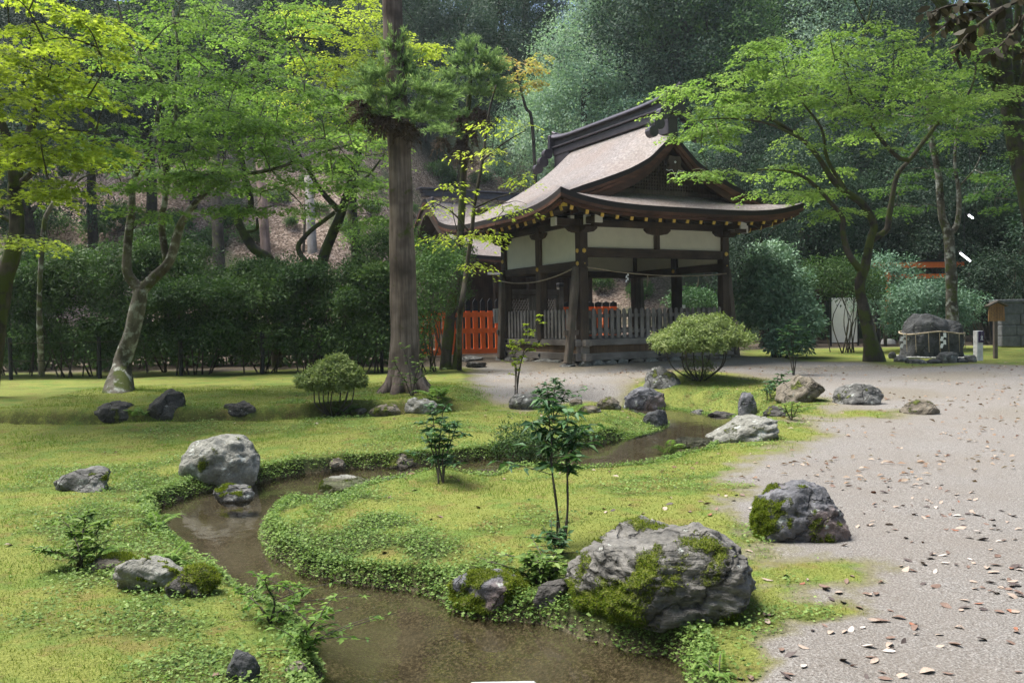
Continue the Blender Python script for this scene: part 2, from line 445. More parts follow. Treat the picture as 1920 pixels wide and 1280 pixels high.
m_grass = leaf_mat('grass_blade', [(.07, .12, .016), (.11, .185, .025), (.16, .25, .04), (.22, .30, .065)], .4, .6, .2)
m_rockmoss = leaf_mat('rock_moss_blade', [(.04, .07, .01), (.09, .135, .016), (.17, .21, .028), (.26, .29, .05)], .35, .8, .1)
m_autumn = leaf_mat('turning_leaf', [(.24, .30, .06), (.34, .34, .09), (.42, .34, .13), (.42, .22, .10)], .45)
m_broad = leaf_mat('evergreen_leaf_underside', [(.018, .02, .01), (.035, .03, .015), (.05, .045, .03), (.08, .07, .04)], .25, .25, .7)
m_dry = leaf_mat('dry_leaf', [(.10, .055, .04), (.22, .14, .09), (.30, .225, .165), (.38, .31, .25)], .15, .6, .3)

b_maple = bark_mat('maple_bark', (.07, .06, .045), (.22, .20, .16), .45, .35, 9, lichen=.8)
b_mapledark = bark_mat('maple_bark_mossy', (.04, .035, .025), (.12, .10, .075), .75, .35, 9)
b_cedar = bark_mat('cedar_bark', (.09, .066, .052), (.31, .245, .20), .12, .05, 20, bumpd=.03)
b_pale = bark_mat('pale_bark', (.20, .18, .16), (.42, .39, .36), .1, .3, 9)
b_red = bark_mat('reddish_bark', (.13, .09, .075), (.33, .24, .20), .1, .06, 16)
b_dark = bark_mat('dark_bark', (.03, .026, .02), (.10, .085, .065), .25, .2, 10)
b_twig = bark_mat('shrub_stem_bark', (.05, .042, .032), (.15, .13, .10), .2, .4, 12)

# ground
def ground_material():
    mt, nt, b = newmat('ground_soil'); v = coord(nt, 'Object')
    sp = noise_(nt, v, 95, 3, .7); sp2 = noise_(nt, v, 34, 4, .7); big = noise_(nt, v, .9, 4); mid = noise_(nt, v, 6, 4, .6)
    grav = ramp(nt, sp, [(.30, (.080, .074, .067)), (.46, (.215, .203, .186)), (.58, (.33, .315, .295)), (.74, (.56, .548, .525))])
    grav = mix(nt, math_(nt, 'MULTIPLY', attr(nt, 'earth'), .75), grav, ramp(nt, sp2, [(.3, (.10, .085, .045)), (.7, (.26, .22, .14))]))
    grav = mix(nt, fit(nt, sp2, .35, .72), mix(nt, .3, grav, (.13, .10, .08)), grav)
    grav = mix(nt, math_(nt, 'MULTIPLY', fit(nt, big, .35, .7), .30), grav, (.20, .168, .135))
    grav = mix(nt, math_(nt, 'MULTIPLY', fit(nt, mid, .55, .75), .3), grav, (.17, .145, .12))
    mf = noise_(nt, v, 60, 5, .75)
    mo = ramp(nt, mf, [(.26, (.068, .083, .018)), (.5, (.185, .208, .045)), (.74, (.33, .345, .105))])
    patch = noise_(nt, v, 1.6, 5, .65); patch2 = noise_(nt, v, 3.7, 4, .6)
    mo = mix(nt, math_(nt, 'MULTIPLY', fit(nt, patch, .47, .62), .85), mo, ramp(nt, mf, [(.3, (.05, .095, .018)), (.7, (.165, .245, .05))]))
    mo = mix(nt, math_(nt, 'MULTIPLY', fit(nt, patch2, .52, .66), .75), mo, ramp(nt, mf, [(.3, (.105, .08, .025)), (.7, (.26, .22, .07))]))
    mo = mix(nt, math_(nt, 'MULTIPLY', fit(nt, noise_(nt, v, 9, 5, .7), .58, .70), .6), mo, (.085, .065, .03))
    di = ramp(nt, sp2, [(.3, (.035, .028, .02)), (.5, (.085, .068, .048)), (.7, (.20, .16, .125))])
    ms_ = math_(nt, 'ADD', attr(nt, 'moss'), math_(nt, 'MULTIPLY', math_(nt, 'SUBTRACT', mf, .5), .5))
    grav = mix(nt, math_(nt, 'MULTIPLY', fit(nt, ms_, .02, .4), .7), grav, ramp(nt, sp2, [(.3, (.09, .085, .03)), (.7, (.25, .23, .10))]))
    col = mix(nt, fit(nt, ms_, .35, .72), grav, mo)
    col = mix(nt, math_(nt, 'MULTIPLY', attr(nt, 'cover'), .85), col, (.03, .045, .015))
    col = mix(nt, math_(nt, 'MULTIPLY', attr(nt, 'soil'), math_(nt, 'MULTIPLY', fit(nt, noise_(nt, v, 7, 4, .6), .3, .55), .8)), col, (.028, .024, .014))
    col = mix(nt, attr(nt, 'dirt'), col, di)
    bedc = ramp(nt, noise_(nt, v, 55, 5, .8), [(.32, (.018, .014, .009)), (.5, (.078, .060, .038)), (.68, (.25, .20, .135))])
    bedc = mix(nt, fit(nt, noise_(nt, v, 1.8, 3), .42, .62), bedc, mix(nt, .5, bedc, (.15, .128, .09)))
    col = mix(nt, attr(nt, 'wet'), col, bedc)
    nt.links.new(col, b.inputs['Base Color']); b.inputs['Roughness'].default_value = .95; b.inputs['Specular IOR Level'].default_value = .15
    h = math_(nt, 'ADD', math_(nt, 'MULTIPLY', sp, .6), math_(nt, 'MULTIPLY', mf, .7))
    bump(nt, b, math_(nt, 'ADD', h, math_(nt, 'MULTIPLY', sp2, .6)), .9, .022)
    return mt
m_ground = ground_material()
def hill_material():
    mt, nt, b = newmat('hill_litter'); v = coord(nt, 'Object')
    a = noise_(nt, v, 9, 6, .75); c = voro(nt, v, 15, 'Color'); so = noise_(nt, v, 1.3, 5, .65); g = noise_(nt, v, .28, 4)
    sepn = N_(nt, 'ShaderNodeSeparateColor'); nt.links.new(c, sepn.inputs[0])
    li = ramp(nt, sepn.outputs[0], [(0, (.20, .145, .11)), (.5, (.33, .25, .195)), (1, (.50, .405, .335))])
    li = mix(nt, fit(nt, a, .42, .62), li, (.06, .042, .03))
    li = mix(nt, math_(nt, 'MULTIPLY', fit(nt, so, .5, .68), .75), li, (.09, .062, .042))
    li = mix(nt, math_(nt, 'MULTIPLY', fit(nt, g, .52, .64), .7), li, (.05, .085, .03))
    li = mix(nt, attr(nt, 'dirt'), li, (.022, .035, .018))
    nt.links.new(li, b.inputs['Base Color']); b.inputs['Roughness'].default_value = .95; b.inputs['Specular IOR Level'].default_value = .1
    bump(nt, b, a, 1.0, .12); return mt
m_hill = hill_material()
def water_material():
    mt, nt, b = newmat('stream_water'); nt.nodes.remove(b)
    v = coord(nt, 'Object'); n = noise_(nt, v, 7, 3, .5); n3 = noise_(nt, v, 1.6, 2)
    bp = N_(nt, 'ShaderNodeBump'); nt.links.new(math_(nt, 'ADD', n, n3), bp.inputs['Height']); bp.inputs['Strength'].default_value = .05; bp.inputs['Distance'].default_value = .05
    fr = N_(nt, 'ShaderNodeFresnel'); fr.inputs[0].default_value = 1.6; nt.links.new(bp.outputs[0], fr.inputs['Normal'])
    gl = N_(nt, 'ShaderNodeBsdfGlossy'); gl.inputs['Roughness'].default_value = .02; nt.links.new(bp.outputs[0], gl.inputs['Normal'])
    tr = N_(nt, 'ShaderNodeBsdfTransparent'); tr.inputs[0].default_value = (.82, .83, .75, 1)
    ms = N_(nt, 'ShaderNodeMixShader'); nt.links.new(fr.outputs[0], ms.inputs[0]); nt.links.new(tr.outputs[0], ms.inputs[1]); nt.links.new(gl.outputs[0], ms.inputs[2])
    nt.links.new(ms.outputs[0], nt.nodes['Material Output'].inputs[0]); return mt
m_water = water_material()

rk_strata = rock_mat('layered_rock', (.03, .028, .024), (.29, .275, .245), lichen=.15, scale=4, strata=True)
rk_grey = rock_mat('grey_rock', (.055, .053, .048), (.27, .265, .245), lichen=.5, scale=6)
rk_pale = rock_mat('pale_rock', (.15, .147, .12), (.365, .36, .315), lichen=.6, scale=5, crk=.2)
rk_blue = rock_mat('bluish_rock', (.06, .06, .066), (.25, .25, .265), lichen=.4, scale=5, warm=(.15, .115, .105))
rk_dark = rock_mat('dark_rock', (.035, .032, .03), (.13, .12, .105), lichen=.2, scale=6)
rk_tan = rock_mat('tan_rock', (.085, .07, .05), (.29, .25, .19), lichen=.2, scale=6)
rk_slate = rock_mat('slate_rock', (.03, .032, .034), (.105, .108, .108), lichen=.1, scale=4)

w_dark = wood_mat('weathered_dark_wood', (.045, .032, .023), (.125, .09, .063))
w_darkx = wood_mat('weathered_dark_wood_lengthwise', (.045, .032, .023), (.125, .09, .063), axis=0)
w_darky = wood_mat('weathered_dark_wood_crosswise', (.045, .032, .023), (.125, .09, .063), axis=1)
w_brace = wood_mat('weathered_grey_brown_wood', (.085, .066, .05), (.23, .185, .145), stain=.35, stainc=(.07, .085, .06))
w_grey = wood_mat('silver_grey_wood', (.15, .135, .12), (.36, .33, .30), scale=40)
w_greyx = wood_mat('silver_grey_wood_lengthwise', (.16, .14, .12), (.36, .325, .29), scale=40, axis=0)
w_greyy = wood_mat('silver_grey_wood_crosswise', (.14, .12, .10), (.31, .275, .24), scale=40, axis=1)
w_panel = wood_mat('brown_board', (.10, .062, .034), (.23, .15, .085), scale=20)
w_red = wood_mat('red_brown_wood', (.07, .032, .02), (.19, .085, .05), axis=0, scale=18)
w_board = wood_mat('notice_board_wood', (.20, .10, .035), (.42, .24, .09), scale=16)
p_plaster = paint_mat('cream_plaster', (.70, .69, .58), .8, .08, scale=3)
p_white = paint_mat('white_paint', (.78, .78, .76), .6, .06)
p_gold = paint_mat('gilt_metal', (.75, .52, .12), .4, .25, metallic=.6, scale=30)
p_iron = paint_mat('black_iron', (.018, .018, .022), .45, .2)
p_black = paint_mat('black_paint', (.014, .015, .018), .6, .25)
p_orange = paint_mat('vermilion_paint', (1.0, .20, .035), .5, .12)
p_copper = paint_mat('dark_copper', (.085, .075, .085), .38, .25, metallic=.35, scale=6)
p_paper = paint_mat('white_paper', (.82, .82, .82), .8, .03)
p_ink = paint_mat('ink', (.03, .03, .04), .7, .1)
p_redink = paint_mat('red_ink', (.4, .05, .05), .7, .1)
p_purple = paint_mat('dark_purple_plaque', (.035, .016, .06), .4, .1)
p_straw = wood_mat('straw_rope', (.28, .22, .14), (.52, .45, .33), scale=60, axis=0)
p_granite = paint_mat('pale_granite', (.42, .42, .40), .85, .3, scale=60)
def thatch_material():
    mt, nt, b = newmat('cypress_bark_roof'); v = coord(nt, 'Object')
    f1 = noise_(nt, v, 15, 5, .85); f2 = noise_(nt, v, 1.1, 4); f3 = noise_(nt, coord(nt, 'Object', (.35, 1, 1)), 9, 4, .7)
    col = ramp(nt, f1, [(.34, (.075, .055, .047)), (.5, (.155, .130, .118)), (.66, (.35, .315, .295))])
    col = mix(nt, math_(nt, 'MULTIPLY', fit(nt, f2, .42, .68), .55), col, ramp(nt, f1, [(.3, (.10, .06, .04)), (.7, (.25, .19, .155))]))
    col = mix(nt, math_(nt, 'MULTIPLY', fit(nt, f3, .5, .7), .35), col, (.10, .07, .06))
    nt.links.new(col, b.inputs['Base Color']); b.inputs['Roughness'].default_value = .55; b.inputs['Specular IOR Level'].default_value = .5
    bump(nt, b, f1, .5, .03); return mt
m_thatch = thatch_material()
m_thatch_edge = paint_mat('roof_cut_edge', (.022, .018, .017), .8, .3, scale=25)

# ================================================================== SETTING: ground, hillside, stream
def axis(segs):
    out = []
    for a, b, s in segs:
        out.append(np.arange(a, b, s))
    return np.concatenate(out)
gx = axis([(-48, -16, 1.2), (-16, -8, .35), (-8, -4.5, .09), (-4.5, 4.5, .035), (4.5, 8, .09), (8, 16, .35), (16, 48.1, 1.2)])
gy = axis([(-8, 2.4, .5), (2.4, 7.5, .032), (7.5, 13.5, .05), (13.5, 20, .10), (20, 40.1, .4)])
X, Y = np.meshgrid(gx, gy); Z, SD = H(X, Y, True)
nx, ny = len(gx), len(gy)
_m1 = [(-1500, 1500), (1300, 1500), (1345, 1290), (1400, 1240), (1440, 1205), (1480, 1160), (1560, 1118), (1640, 1103), (1560, 1088), (1480, 1078), (1425, 1062), (1420, 1030), (1395, 985),
       (1345, 930), (1350, 885), (1370, 855), (1450, 824), (1550, 802), (1490, 783), (1478, 768), (1540, 757), (1530, 738), (1440, 716), (1350, 706), (1280, 700),
       (1230, 712), (1180, 724), (1120, 738), (1050, 747), (985, 752), (930, 745), (880, 733), (870, 713), (890, 694), (800, 684), (700, 690), (-1500, 690)]
_m2 = [(1380, 652), (1390, 672), (1480, 679), (1640, 682), (1700, 692), (1830, 683), (1920, 688), (2600, 700), (2600, 648), (1380, 645)]
_m3 = [(1555, 772), (1600, 750), (1660, 752), (1690, 764), (1650, 775)]
_m4 = [(1395, 1035), (1470, 1028), (1580, 1034), (1540, 1050), (1440, 1054)]
def gp(pl): return [tuple(onz(a, b, .10 if b > 760 else .2)[:2]) for a, b in pl]
MOSS = [gp(_m1), gp(_m2), gp(_m3), gp(_m4)]
def moss_mask(x, y):
    nn = .30 * n2(x, y, 1.4, 9.0) + .16 * n2(x, y, 4.0, 10.0) + .1 * n2(x, y, 11., 12.0)
    sc = .52 + .06 * np.maximum(y - 4, 0)
    out = np.zeros_like(x)
    for i, pl in enumerate(MOSS):
        s = poly_sdf(pl, x, y)
        out = np.maximum(out, sstep(.5, -.5, (s + nn * (1 if i == 0 else .8)) / sc))
    return out
def dirt_mask(x, y):
    d = sstep(22.2, 24, y + .8 * n2(x, y, .7, 14.0)) * sstep(3.0, 1.0, x)
    return np.maximum(d, sstep(27, 30, y))
mossv = moss_mask(X, Y); dirtv = dirt_mask(X, Y)
soilv = sstep(.085, .03, SD) * sstep(-.2, -.02, SD) + .85 * sstep(-.2, -1.4, X) * np.exp(-((Y - np.interp(X, [q[0] for q in DITCH], [q[1] for q in DITCH]) + .10 * n2(X, Y, 1.6, 15.) + .05 * n2(X, Y, 5., 16.)) / .12) ** 2)
wetv = sstep(.05, -.03, SD + (Z - ZW - .03) * .6)
mossv = mossv * (1 - dirtv)
spit = np.array([tuple(onz(a, b, 0)[:2]) for a, b in [(500, 960), (640, 900), (700, 930), (800, 1000), (940, 1050), (1000, 1090), (860, 1140), (700, 1100), (560, 1080), (480, 1020)]])
left = np.array([tuple(onz(a, b, 0)[:2]) for a, b in [(260, 880), (380, 900), (350, 960), (330, 1030), (420, 1110), (600, 1200), (640, 1300), (300, 1300), (150, 1120), (60, 1000)]])
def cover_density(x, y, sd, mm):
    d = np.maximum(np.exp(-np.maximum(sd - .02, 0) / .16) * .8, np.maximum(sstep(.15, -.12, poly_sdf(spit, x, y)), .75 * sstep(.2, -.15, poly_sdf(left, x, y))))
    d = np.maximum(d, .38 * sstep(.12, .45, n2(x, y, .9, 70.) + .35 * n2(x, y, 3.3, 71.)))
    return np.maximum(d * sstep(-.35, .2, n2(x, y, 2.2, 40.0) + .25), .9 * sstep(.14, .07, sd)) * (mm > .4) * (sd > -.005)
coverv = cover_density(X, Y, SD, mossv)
earthv = np.maximum(sstep(.5, -.2, plat_sdf(X, Y) + .25 * n2(X, Y, 1.5, 60.)), .55 * sstep(-.1, .35, n2(X, Y, .55, 61.)) * sstep(9, 14, Y))
def grid_faces(nx, ny):
    i = np.arange(nx * ny).reshape(ny, nx)
    return np.stack([i[:-1, :-1], i[:-1, 1:], i[1:, 1:], i[1:, :-1]], -1).reshape(-1, 4)
def grid_mesh(name, V, F, mat, attrs=None, kind='structure', smooth=True):
    me = bpy.data.meshes.new(name)
    me.vertices.add(len(V)); me.vertices.foreach_set('co', V.reshape(-1).astype(np.float32))
    me.loops.add(F.size); me.loops.foreach_set('vertex_index', F.reshape(-1).astype(np.int32))
    me.polygons.add(len(F)); me.polygons.foreach_set('loop_start', (np.arange(len(F)) * 4).astype(np.int32))
    me.update(calc_edges=True)
    if smooth: me.polygons.foreach_set('use_smooth', np.ones(len(F), bool))
    for k, a in (attrs or {}).items():
        at = me.attributes.new(k, 'FLOAT', 'POINT'); at.data.foreach_set('value', a.reshape(-1).astype(np.float32))
    me.materials.append(mat)
    o = bpy.data.objects.new(name, me); link(o); o['kind'] = kind; return o
grid_mesh('ground', np.stack([X, Y, Z], -1).reshape(-1, 3), grid_faces(nx, ny), m_ground, {'moss': mossv, 'dirt': dirtv, 'wet': wetv, 'cover': coverv, 'earth': earthv, 'soil': soilv})

def hillz(x, y):
    x = np.asarray(x, float); y = np.asarray(y, float)
    y0 = 28.5 + 9 * sstep(-8, -2.5, x) + .35 * np.maximum(x - 12, 0)
    d = y - y0
    z = .34 + np.where(d > 0, .70 * d - .7 * 1.2 * (1 - np.exp(-np.maximum(d, 0) / 1.2)), d * .05)
    z = np.minimum(z, 27 + .12 * (z - 27)) + (.35 * n2(x, y, .25, 21.0) + .12 * n2(x, y, .9, 22.0)) * sstep(0, 3, d)
    return z - .02
hx = np.arange(-60, 60.1, .5); hy = np.arange(27.5, 90, .5); HX, HY = np.meshgrid(hx, hy); HZ = hillz(HX, HY)
hd = np.maximum(sstep(9.5, 13, HZ + 2 * n2(HX, HY, .2, 30.)), sstep(5.5, 9, HX))
grid_mesh('hillside', np.stack([HX, HY, HZ], -1).reshape(-1, 3), grid_faces(len(hx), len(hy)), m_hill, {'dirt': hd})
# stream surface
wx = np.arange(-6, 6.01, .08); wy = np.arange(1.0, 17, .08); WX, WY = np.meshgrid(wx, wy)
wsd = poly_sdf(WATER, WX, WY)
Fw = grid_faces(len(wx), len(wy)); keep = wsd.reshape(-1)[Fw].min(1) < .28
grid_mesh('water', np.stack([WX, WY, np.full_like(WX, ZW)], -1).reshape(-1, 3), Fw[keep], m_water)

# ================================================================== PAVILION
def Lw(s, t, z):  # pavilion local -> world
    q = PAV_O + ER * s + EL * t; return np.array([q[0], q[1], z])
ZP = .30
pav = thing('worship_pavilion', 'open wooden pavilion with curved hip-and-gable bark roof and cream plaster upper walls', 'pavilion', (PAV_O[0], PAV_O[1], 0), PAV_ANG)
A, B, OV = PAV_A, PAV_B, 1.45
SC, TC = A / 2, B / 2; HS, HT = A / 2 + OV, B / 2 + OV
_pd = np.array([0, .2, .4, .74, 1.3, 2.0, 3.0, HS]); _pz = np.array([6.42, 6.25, 6.06, 5.76, 5.35, 4.92, 4.38, 4.05])
_pdf = np.linspace(0, HS, 120); _pzf = np.interp(_pdf, _pd, _pz)
for _ in range(30): _pzf[1:-1] = (_pzf[:-2] + 2 * _pzf[1:-1] + _pzf[2:]) / 4
def lift(s, t): return .31 * (np.abs(s - SC) / HS) ** 4 * (np.abs(t - TC) / HT) ** 4
def vdrop(d): return np.interp(d, [0, .2, .74, 1.3, 2.0, 2.7, 3.0], [.42, .44, .43, .31, .15, .03, 0])
VT0, VT1 = -.80, B + .80
def zmain(s, t):
    d = np.abs(s - SC); z = np.interp(d, _pdf, _pzf) + lift(s, t)
    v = np.minimum(t - VT0, VT1 - t)
    return z - vdrop(d) * sstep(1.0, 0, v) * (v > -.001)
def zend(s, t):
    e = np.minimum(t + OV, B + OV - t); return 4.06 + .40 * e + lift(s, t)
roofg = Geo()
def sheet(S, T, Zt, th, border):
    ny_, nx_ = S.shape
    top = np.stack([S, T, Zt], -1).reshape(-1, 3); bot = top - np.array([0, 0, th])
    F = grid_faces(nx_, ny_).tolist()
    roofg.add(top, [tuple(f) for f in F], 0)
    roofg.add(bot, [tuple(f[::-1]) for f in F], 2)
    idx = np.arange(ny_ * nx_).reshape(ny_, nx_)
    for bname in border:
        e = {'s0': idx[:, 0], 's1': idx[:, -1], 't0': idx[0], 't1': idx[-1]}[bname]
        V = np.concatenate([top[e], top[e] - [0, 0, th * .62], bot[e]]); n = len(e)
        roofg.add(V, [(i, i + 1, n + i + 1, n + i) for i in range(n - 1)], 1)
        roofg.add(V, [(n + i, n + i + 1, 2 * n + i + 1, 2 * n + i) for i in range(n - 1)], 3)
TH = .20
S_, T_ = np.meshgrid(np.linspace(SC - HS, SC + HS, 75), np.linspace(VT0, VT1, 40)); sheet(S_, T_, zmain(S_, T_), TH, ['s0', 's1', 't0', 't1'])
for sg in (0, 1):
    tt = np.linspace(-OV, VT0 + .004, 14); kk = np.linspace(0, 1, 12)
    for side in (0, 1):
        T2, K2 = np.meshgrid(tt, kk, indexing='ij'); E = K2 * (T2 + OV)
        S2 = (SC - HS + E) if side == 0 else (SC + HS - E)
        T3 = T2 if sg == 0 else B - T2
        sheet(S2, T3, zmain(S2, np.full_like(T3, TC)) - lift(S2, np.full_like(T3, TC)) + lift(S2, T3), TH, ['s0'])
    tt = np.linspace(-OV, -.12, 20); kk = np.linspace(0, 1, 60)
    T2, K2 = np.meshgrid(tt, kk, indexing='ij'); E = np.minimum(T2 + OV, OV + VT0 + .01)
    S2 = SC - HS + E + K2 * (2 * HS - 2 * E); T3 = T2 if sg == 0 else B - T2
    sheet(S2, T3, zend(S2, T3) + np.where(T2 + OV > .78, .0, 0), TH, ['t0'])
roof = roofg.build('roof', [m_thatch, m_thatch_edge, w_dark, w_red], pav, smooth=False)
# barge boards, gables
for sg in (0, 1):
    g = Geo(); tv = VT0 + .05 if sg == 0 else VT1 - .05
    ds = np.linspace(-3.0, 3.0, 61); ss = SC + ds
    zt = np.interp(np.abs(ds), _pdf, _pzf) - vdrop(np.abs(ds)) - TH
    wd = .15 + .17 * (np.abs(ds) / 3.0) ** .8
    for (o0, o1, thk, mi) in ((0, .07, .12, 0), (.073, None, .08, 1)):
        lo = zt - (o1 if o1 else 0) - (wd if o1 is None else 0); hi = zt - o0
        V = np.concatenate([np.stack([ss, np.full_like(ss, tv - thk / 2), hi], -1), np.stack([ss, np.full_like(ss, tv - thk / 2), lo], -1),
                            np.stack([ss, np.full_like(ss, tv + thk / 2), hi], -1), np.stack([ss, np.full_like(ss, tv + thk / 2), lo], -1)]); n = len(ss)
        F = []
        for i in range(n - 1):
            F += [(i, i + 1, n + i + 1, n + i), (2 * n + i + 1, 2 * n + i, 3 * n + i, 3 * n + i + 1), (n + i, n + i + 1, 3 * n + i + 1, 3 * n + i), (i + 1, i, 2 * n + i, 2 * n + i + 1)]
        F += [(0, n, 3 * n, 2 * n), (n - 1, 3 * n - 1, 4 * n - 1, 2 * n - 1)]
        g.add(V, F, mi)
    g.build('barge_board', [w_red, wood_mat('barge_board_wood', (.05, .026, .018), (.13, .062, .04), axis=0, scale=14)], roof)
    # gable wall with lattice
    tw = -.18 if sg == 0 else B + .18; sgn = -1 if sg == 0 else 1
    hw = 2.35; zb0 = 4.50
    xs = np.linspace(-hw, hw, 41); ztop = np.maximum(np.interp(np.abs(xs), _pdf, _pzf - vdrop(_pdf)) - .20, zb0)
    g = Geo(); n = len(xs)
    V = np.concatenate([np.stack([SC + xs, np.full(n, tw), np.full(n, zb0)], -1), np.stack([SC + xs, np.full(n, tw), ztop], -1)])
    g.add(V, [(i, i + 1, n + i + 1, n + i) for i in range(n - 1)], 0)
    gw = g.build('gable_wall', w_dark, pav)
    g = Geo()
    for x in np.arange(-1.65, 1.66, .085):
        zt_ = np.interp(abs(x), _pdf, _pzf - vdrop(_pdf)) - .45
        if zt_ > 4.62: g.box((SC + x, tw + sgn * .03, (4.6 + zt_) / 2), (.03, .03, zt_ - 4.6))
    for z in np.arange(4.64, 5.4, .085):
        xx = np.interp(-(z + .45), -(_pzf - vdrop(_pdf)), _pdf)
        if xx > .05: g.box((SC, tw + sgn * .05, z), (2 * xx, .02, .028))
    g.box((SC, tw + sgn * .06, 4.56), (3.9, .10, .12))
    g.build('gable_lattice', w_brace, gw)
    g = Geo()  # hanging gable ornament
    prof = [(0, 0), (.16, .02), (.20, -.10), (.17, -.22), (.28, -.34), (.20, -.36), (.10, -.33), (.05, -.42), (0, -.50)]
    pr = prof + [(-x, z) for x, z in prof[-2:0:-1]]; n = len(pr); zc = 5.40; tq = VT0 + .02 if sg == 0 else VT1 - .02
    V = [(SC + x, tq - .04, zc + z) for x, z in pr] + [(SC + x, tq + .04, zc + z) for x, z in pr]
    g.add(V, [tuple(range(n)), tuple(range(2 * n - 1, n - 1, -1))] + [(i, n + i, n + (i + 1) % n, (i + 1) % n) for i in range(n)], 0)
    gg = g.build('gable_pendant', w_dark, roof)
    e = Geo(); e.tube([(SC + x, tq + sgn * .05, zc + z) for x, z in prof[4:] + [(-x, z) for x, z in prof[-2:3:-1]]], .007, 5, 2, mi=0)
    e.tube([(SC + .02 * math.cos(q), tq + sgn * .05, zc - .14 + .02 * math.sin(q)) for q in np.linspace(0, 6.28, 10)], .010, 5, 1)
    e.build('white_edging', p_white, gg)
# ridge
g = Geo(); r0, r1 = -.80, B + .80
for q_ in (r0 + .45, r1 - .45): g.box((SC, q_, 6.17), (.30, .84, .42), bev=.02)
g.box((SC, (r0 + r1) / 2, 6.46), (.34, r1 - r0, .20), bev=.015); g.box((SC, (r0 + r1) / 2, 6.60), (.46, r1 - r0 + .06, .05), bev=.01)
g.box((SC, (r0 + r1) / 2, 6.71), (.28, r1 - r0 - .1, .20), bev=.015)
n_ = 24; tt = np.linspace(r0 - .06, r1 + .06, n_)
capz = 6.86 + .10 * np.abs((tt - TC) / ((r1 - r0) / 2)) ** 6
pr = [(-.26, -.04), (-.2, .03), (0, .09), (.2, .03), (.26, -.04), (.26, -.07), (-.26, -.07)]
V = [(SC + a, t, z + b) for t, z in zip(tt, capz) for a, b in pr]; k = len(pr)
g.add(V, [(i * k + j, i * k + (j + 1) % k, (i + 1) * k + (j + 1) % k, (i + 1) * k + j) for i in range(n_ - 1) for j in range(k)] + [tuple(range(k))[::-1], tuple(range((n_ - 1) * k, n_ * k))])
ridge = g.build('ridge', p_copper, roof)
for sg in (0, 1):
    tq = r0 - .02 if sg == 0 else r1 + .02; sn = -1 if sg == 0 else 1
    g = Geo(); g.box((SC, tq, 6.72), (.62, .12, .52), bev=.04); g.box((SC, tq + sn * .03, 6.99), (.20, .12, .20), bev=.03)
    g.box((SC, tq + sn * .10, 7.06), (.09, .35, .09), Matrix.Rotation(R(-sn * -25), 3, 'X'), bev=.02)
    for a in (-1, 1):
        for q, (dx, dz, rr) in enumerate([(.36, -.25, .15), (.52, -.50, .16), (.70, -.72, .14)]):
            g.tube([(SC + a * (dx + .0), tq - .09, 6.66 + dz), (SC + a * dx, tq + .09, 6.66 + dz)], rr, 12, 1); g.f.append(tuple(range(g.n - 24, g.n - 12))[::-1]); g.m.append(0)
    g.build('ridge_end_ornament', p_copper, roof)
# rafters with gilt ends
def eave_under(s, t): return float(np.minimum(zmain(np.array(s), np.array(np.clip(t, VT0, VT1))) if False else 4.06 + lift(s, t), 9)) - TH
def rafter(a, b, w=.065, h=.11, gold=True):
    g = Geo(); g.bar(a, b, w, h); o = g.build('rafter', w_darkx, pav)
    d = np.array(a) - np.array(b); d = d / np.linalg.norm(d)
    if gold:
        e = Geo(); e.bar(np.array(a) + d * .012, np.array(a) - d * .02, w + .012, h + .012); e.build('gilt_cap', p_gold, o)
RI = 1.18
for sg in (0, 1):
    for s in np.arange(SC - HS + .45, SC + HS - .40, .415):
        tq = -RI if sg == 0 else B + RI; ti = .1 if sg == 0 else B - .1
        if s < .1: ti = -max(0, -s) * .9 + .05 if sg == 0 else B + max(0, -s) * .9 - .05
        if s > A - .1: ti = -(s - A) * .9 + .05 if sg == 0 else B + (s - A) * .9 - .05
        zz = eave_under(s, -OV) - .075
        zi = zz + .36 * (abs(ti - tq))
        if abs(ti - tq) > .15: rafter((s, tq, zz), (s, ti, min(zi, zz + .45)))
    for t in np.arange(TC - HT + .45, TC + HT - .40, .415):
        sq = -RI if sg == 0 else A + RI; si = .1 if sg == 0 else A - .1
        if t < .1: si = -max(0, -t) * .9 + .05 if sg == 0 else A + max(0, -t) * .9 - .05
        if t > B - .1: si = -(t - B) * .9 + .05 if sg == 0 else A + (t - B) * .9 - .05
        zz = eave_under(-OV, t) - .075
        if abs(si - sq) > .15: rafter((sq, t, zz), (si, t, zz + min(.36 * abs(si - sq), .45)))
for s, t in ((0, 0), (A, 0), (0, B), (A, B)):
    ds = -1 if s == 0 else 1; dt = -1 if t == 0 else 1
    rafter((s + ds * 1.24, t + dt * 1.24, 4.06), (s - ds * .1, t - dt * .1, 4.16), .13, .17)
# fascia strips under the roof edge (parts of roof)
g = Geo()
for sg in (0, 1):
    ss = np.linspace(SC - HS + .1, SC + HS - .1, 30); tq = -OV + .10 if sg == 0 else B + OV - .10
    for i in range(29):
        g.bar((ss[i], tq, 4.06 + lift(ss[i], -OV) - TH - .035), (ss[i + 1], tq, 4.06 + lift(ss[i + 1], -OV) - TH - .035), .10, .07)
    ts = np.linspace(TC - HT + .1, TC + HT - .1, 30); sq = -OV + .10 if sg == 0 else A + OV - .10
    for i in range(29):
        g.bar((sq, ts[i], 4.06 + lift(-OV, ts[i]) - TH - .035), (sq, ts[i + 1], 4.06 + lift(-OV, ts[i + 1]) - TH - .035), .10, .07)
g.build('eave_fascia', w_red, roof)
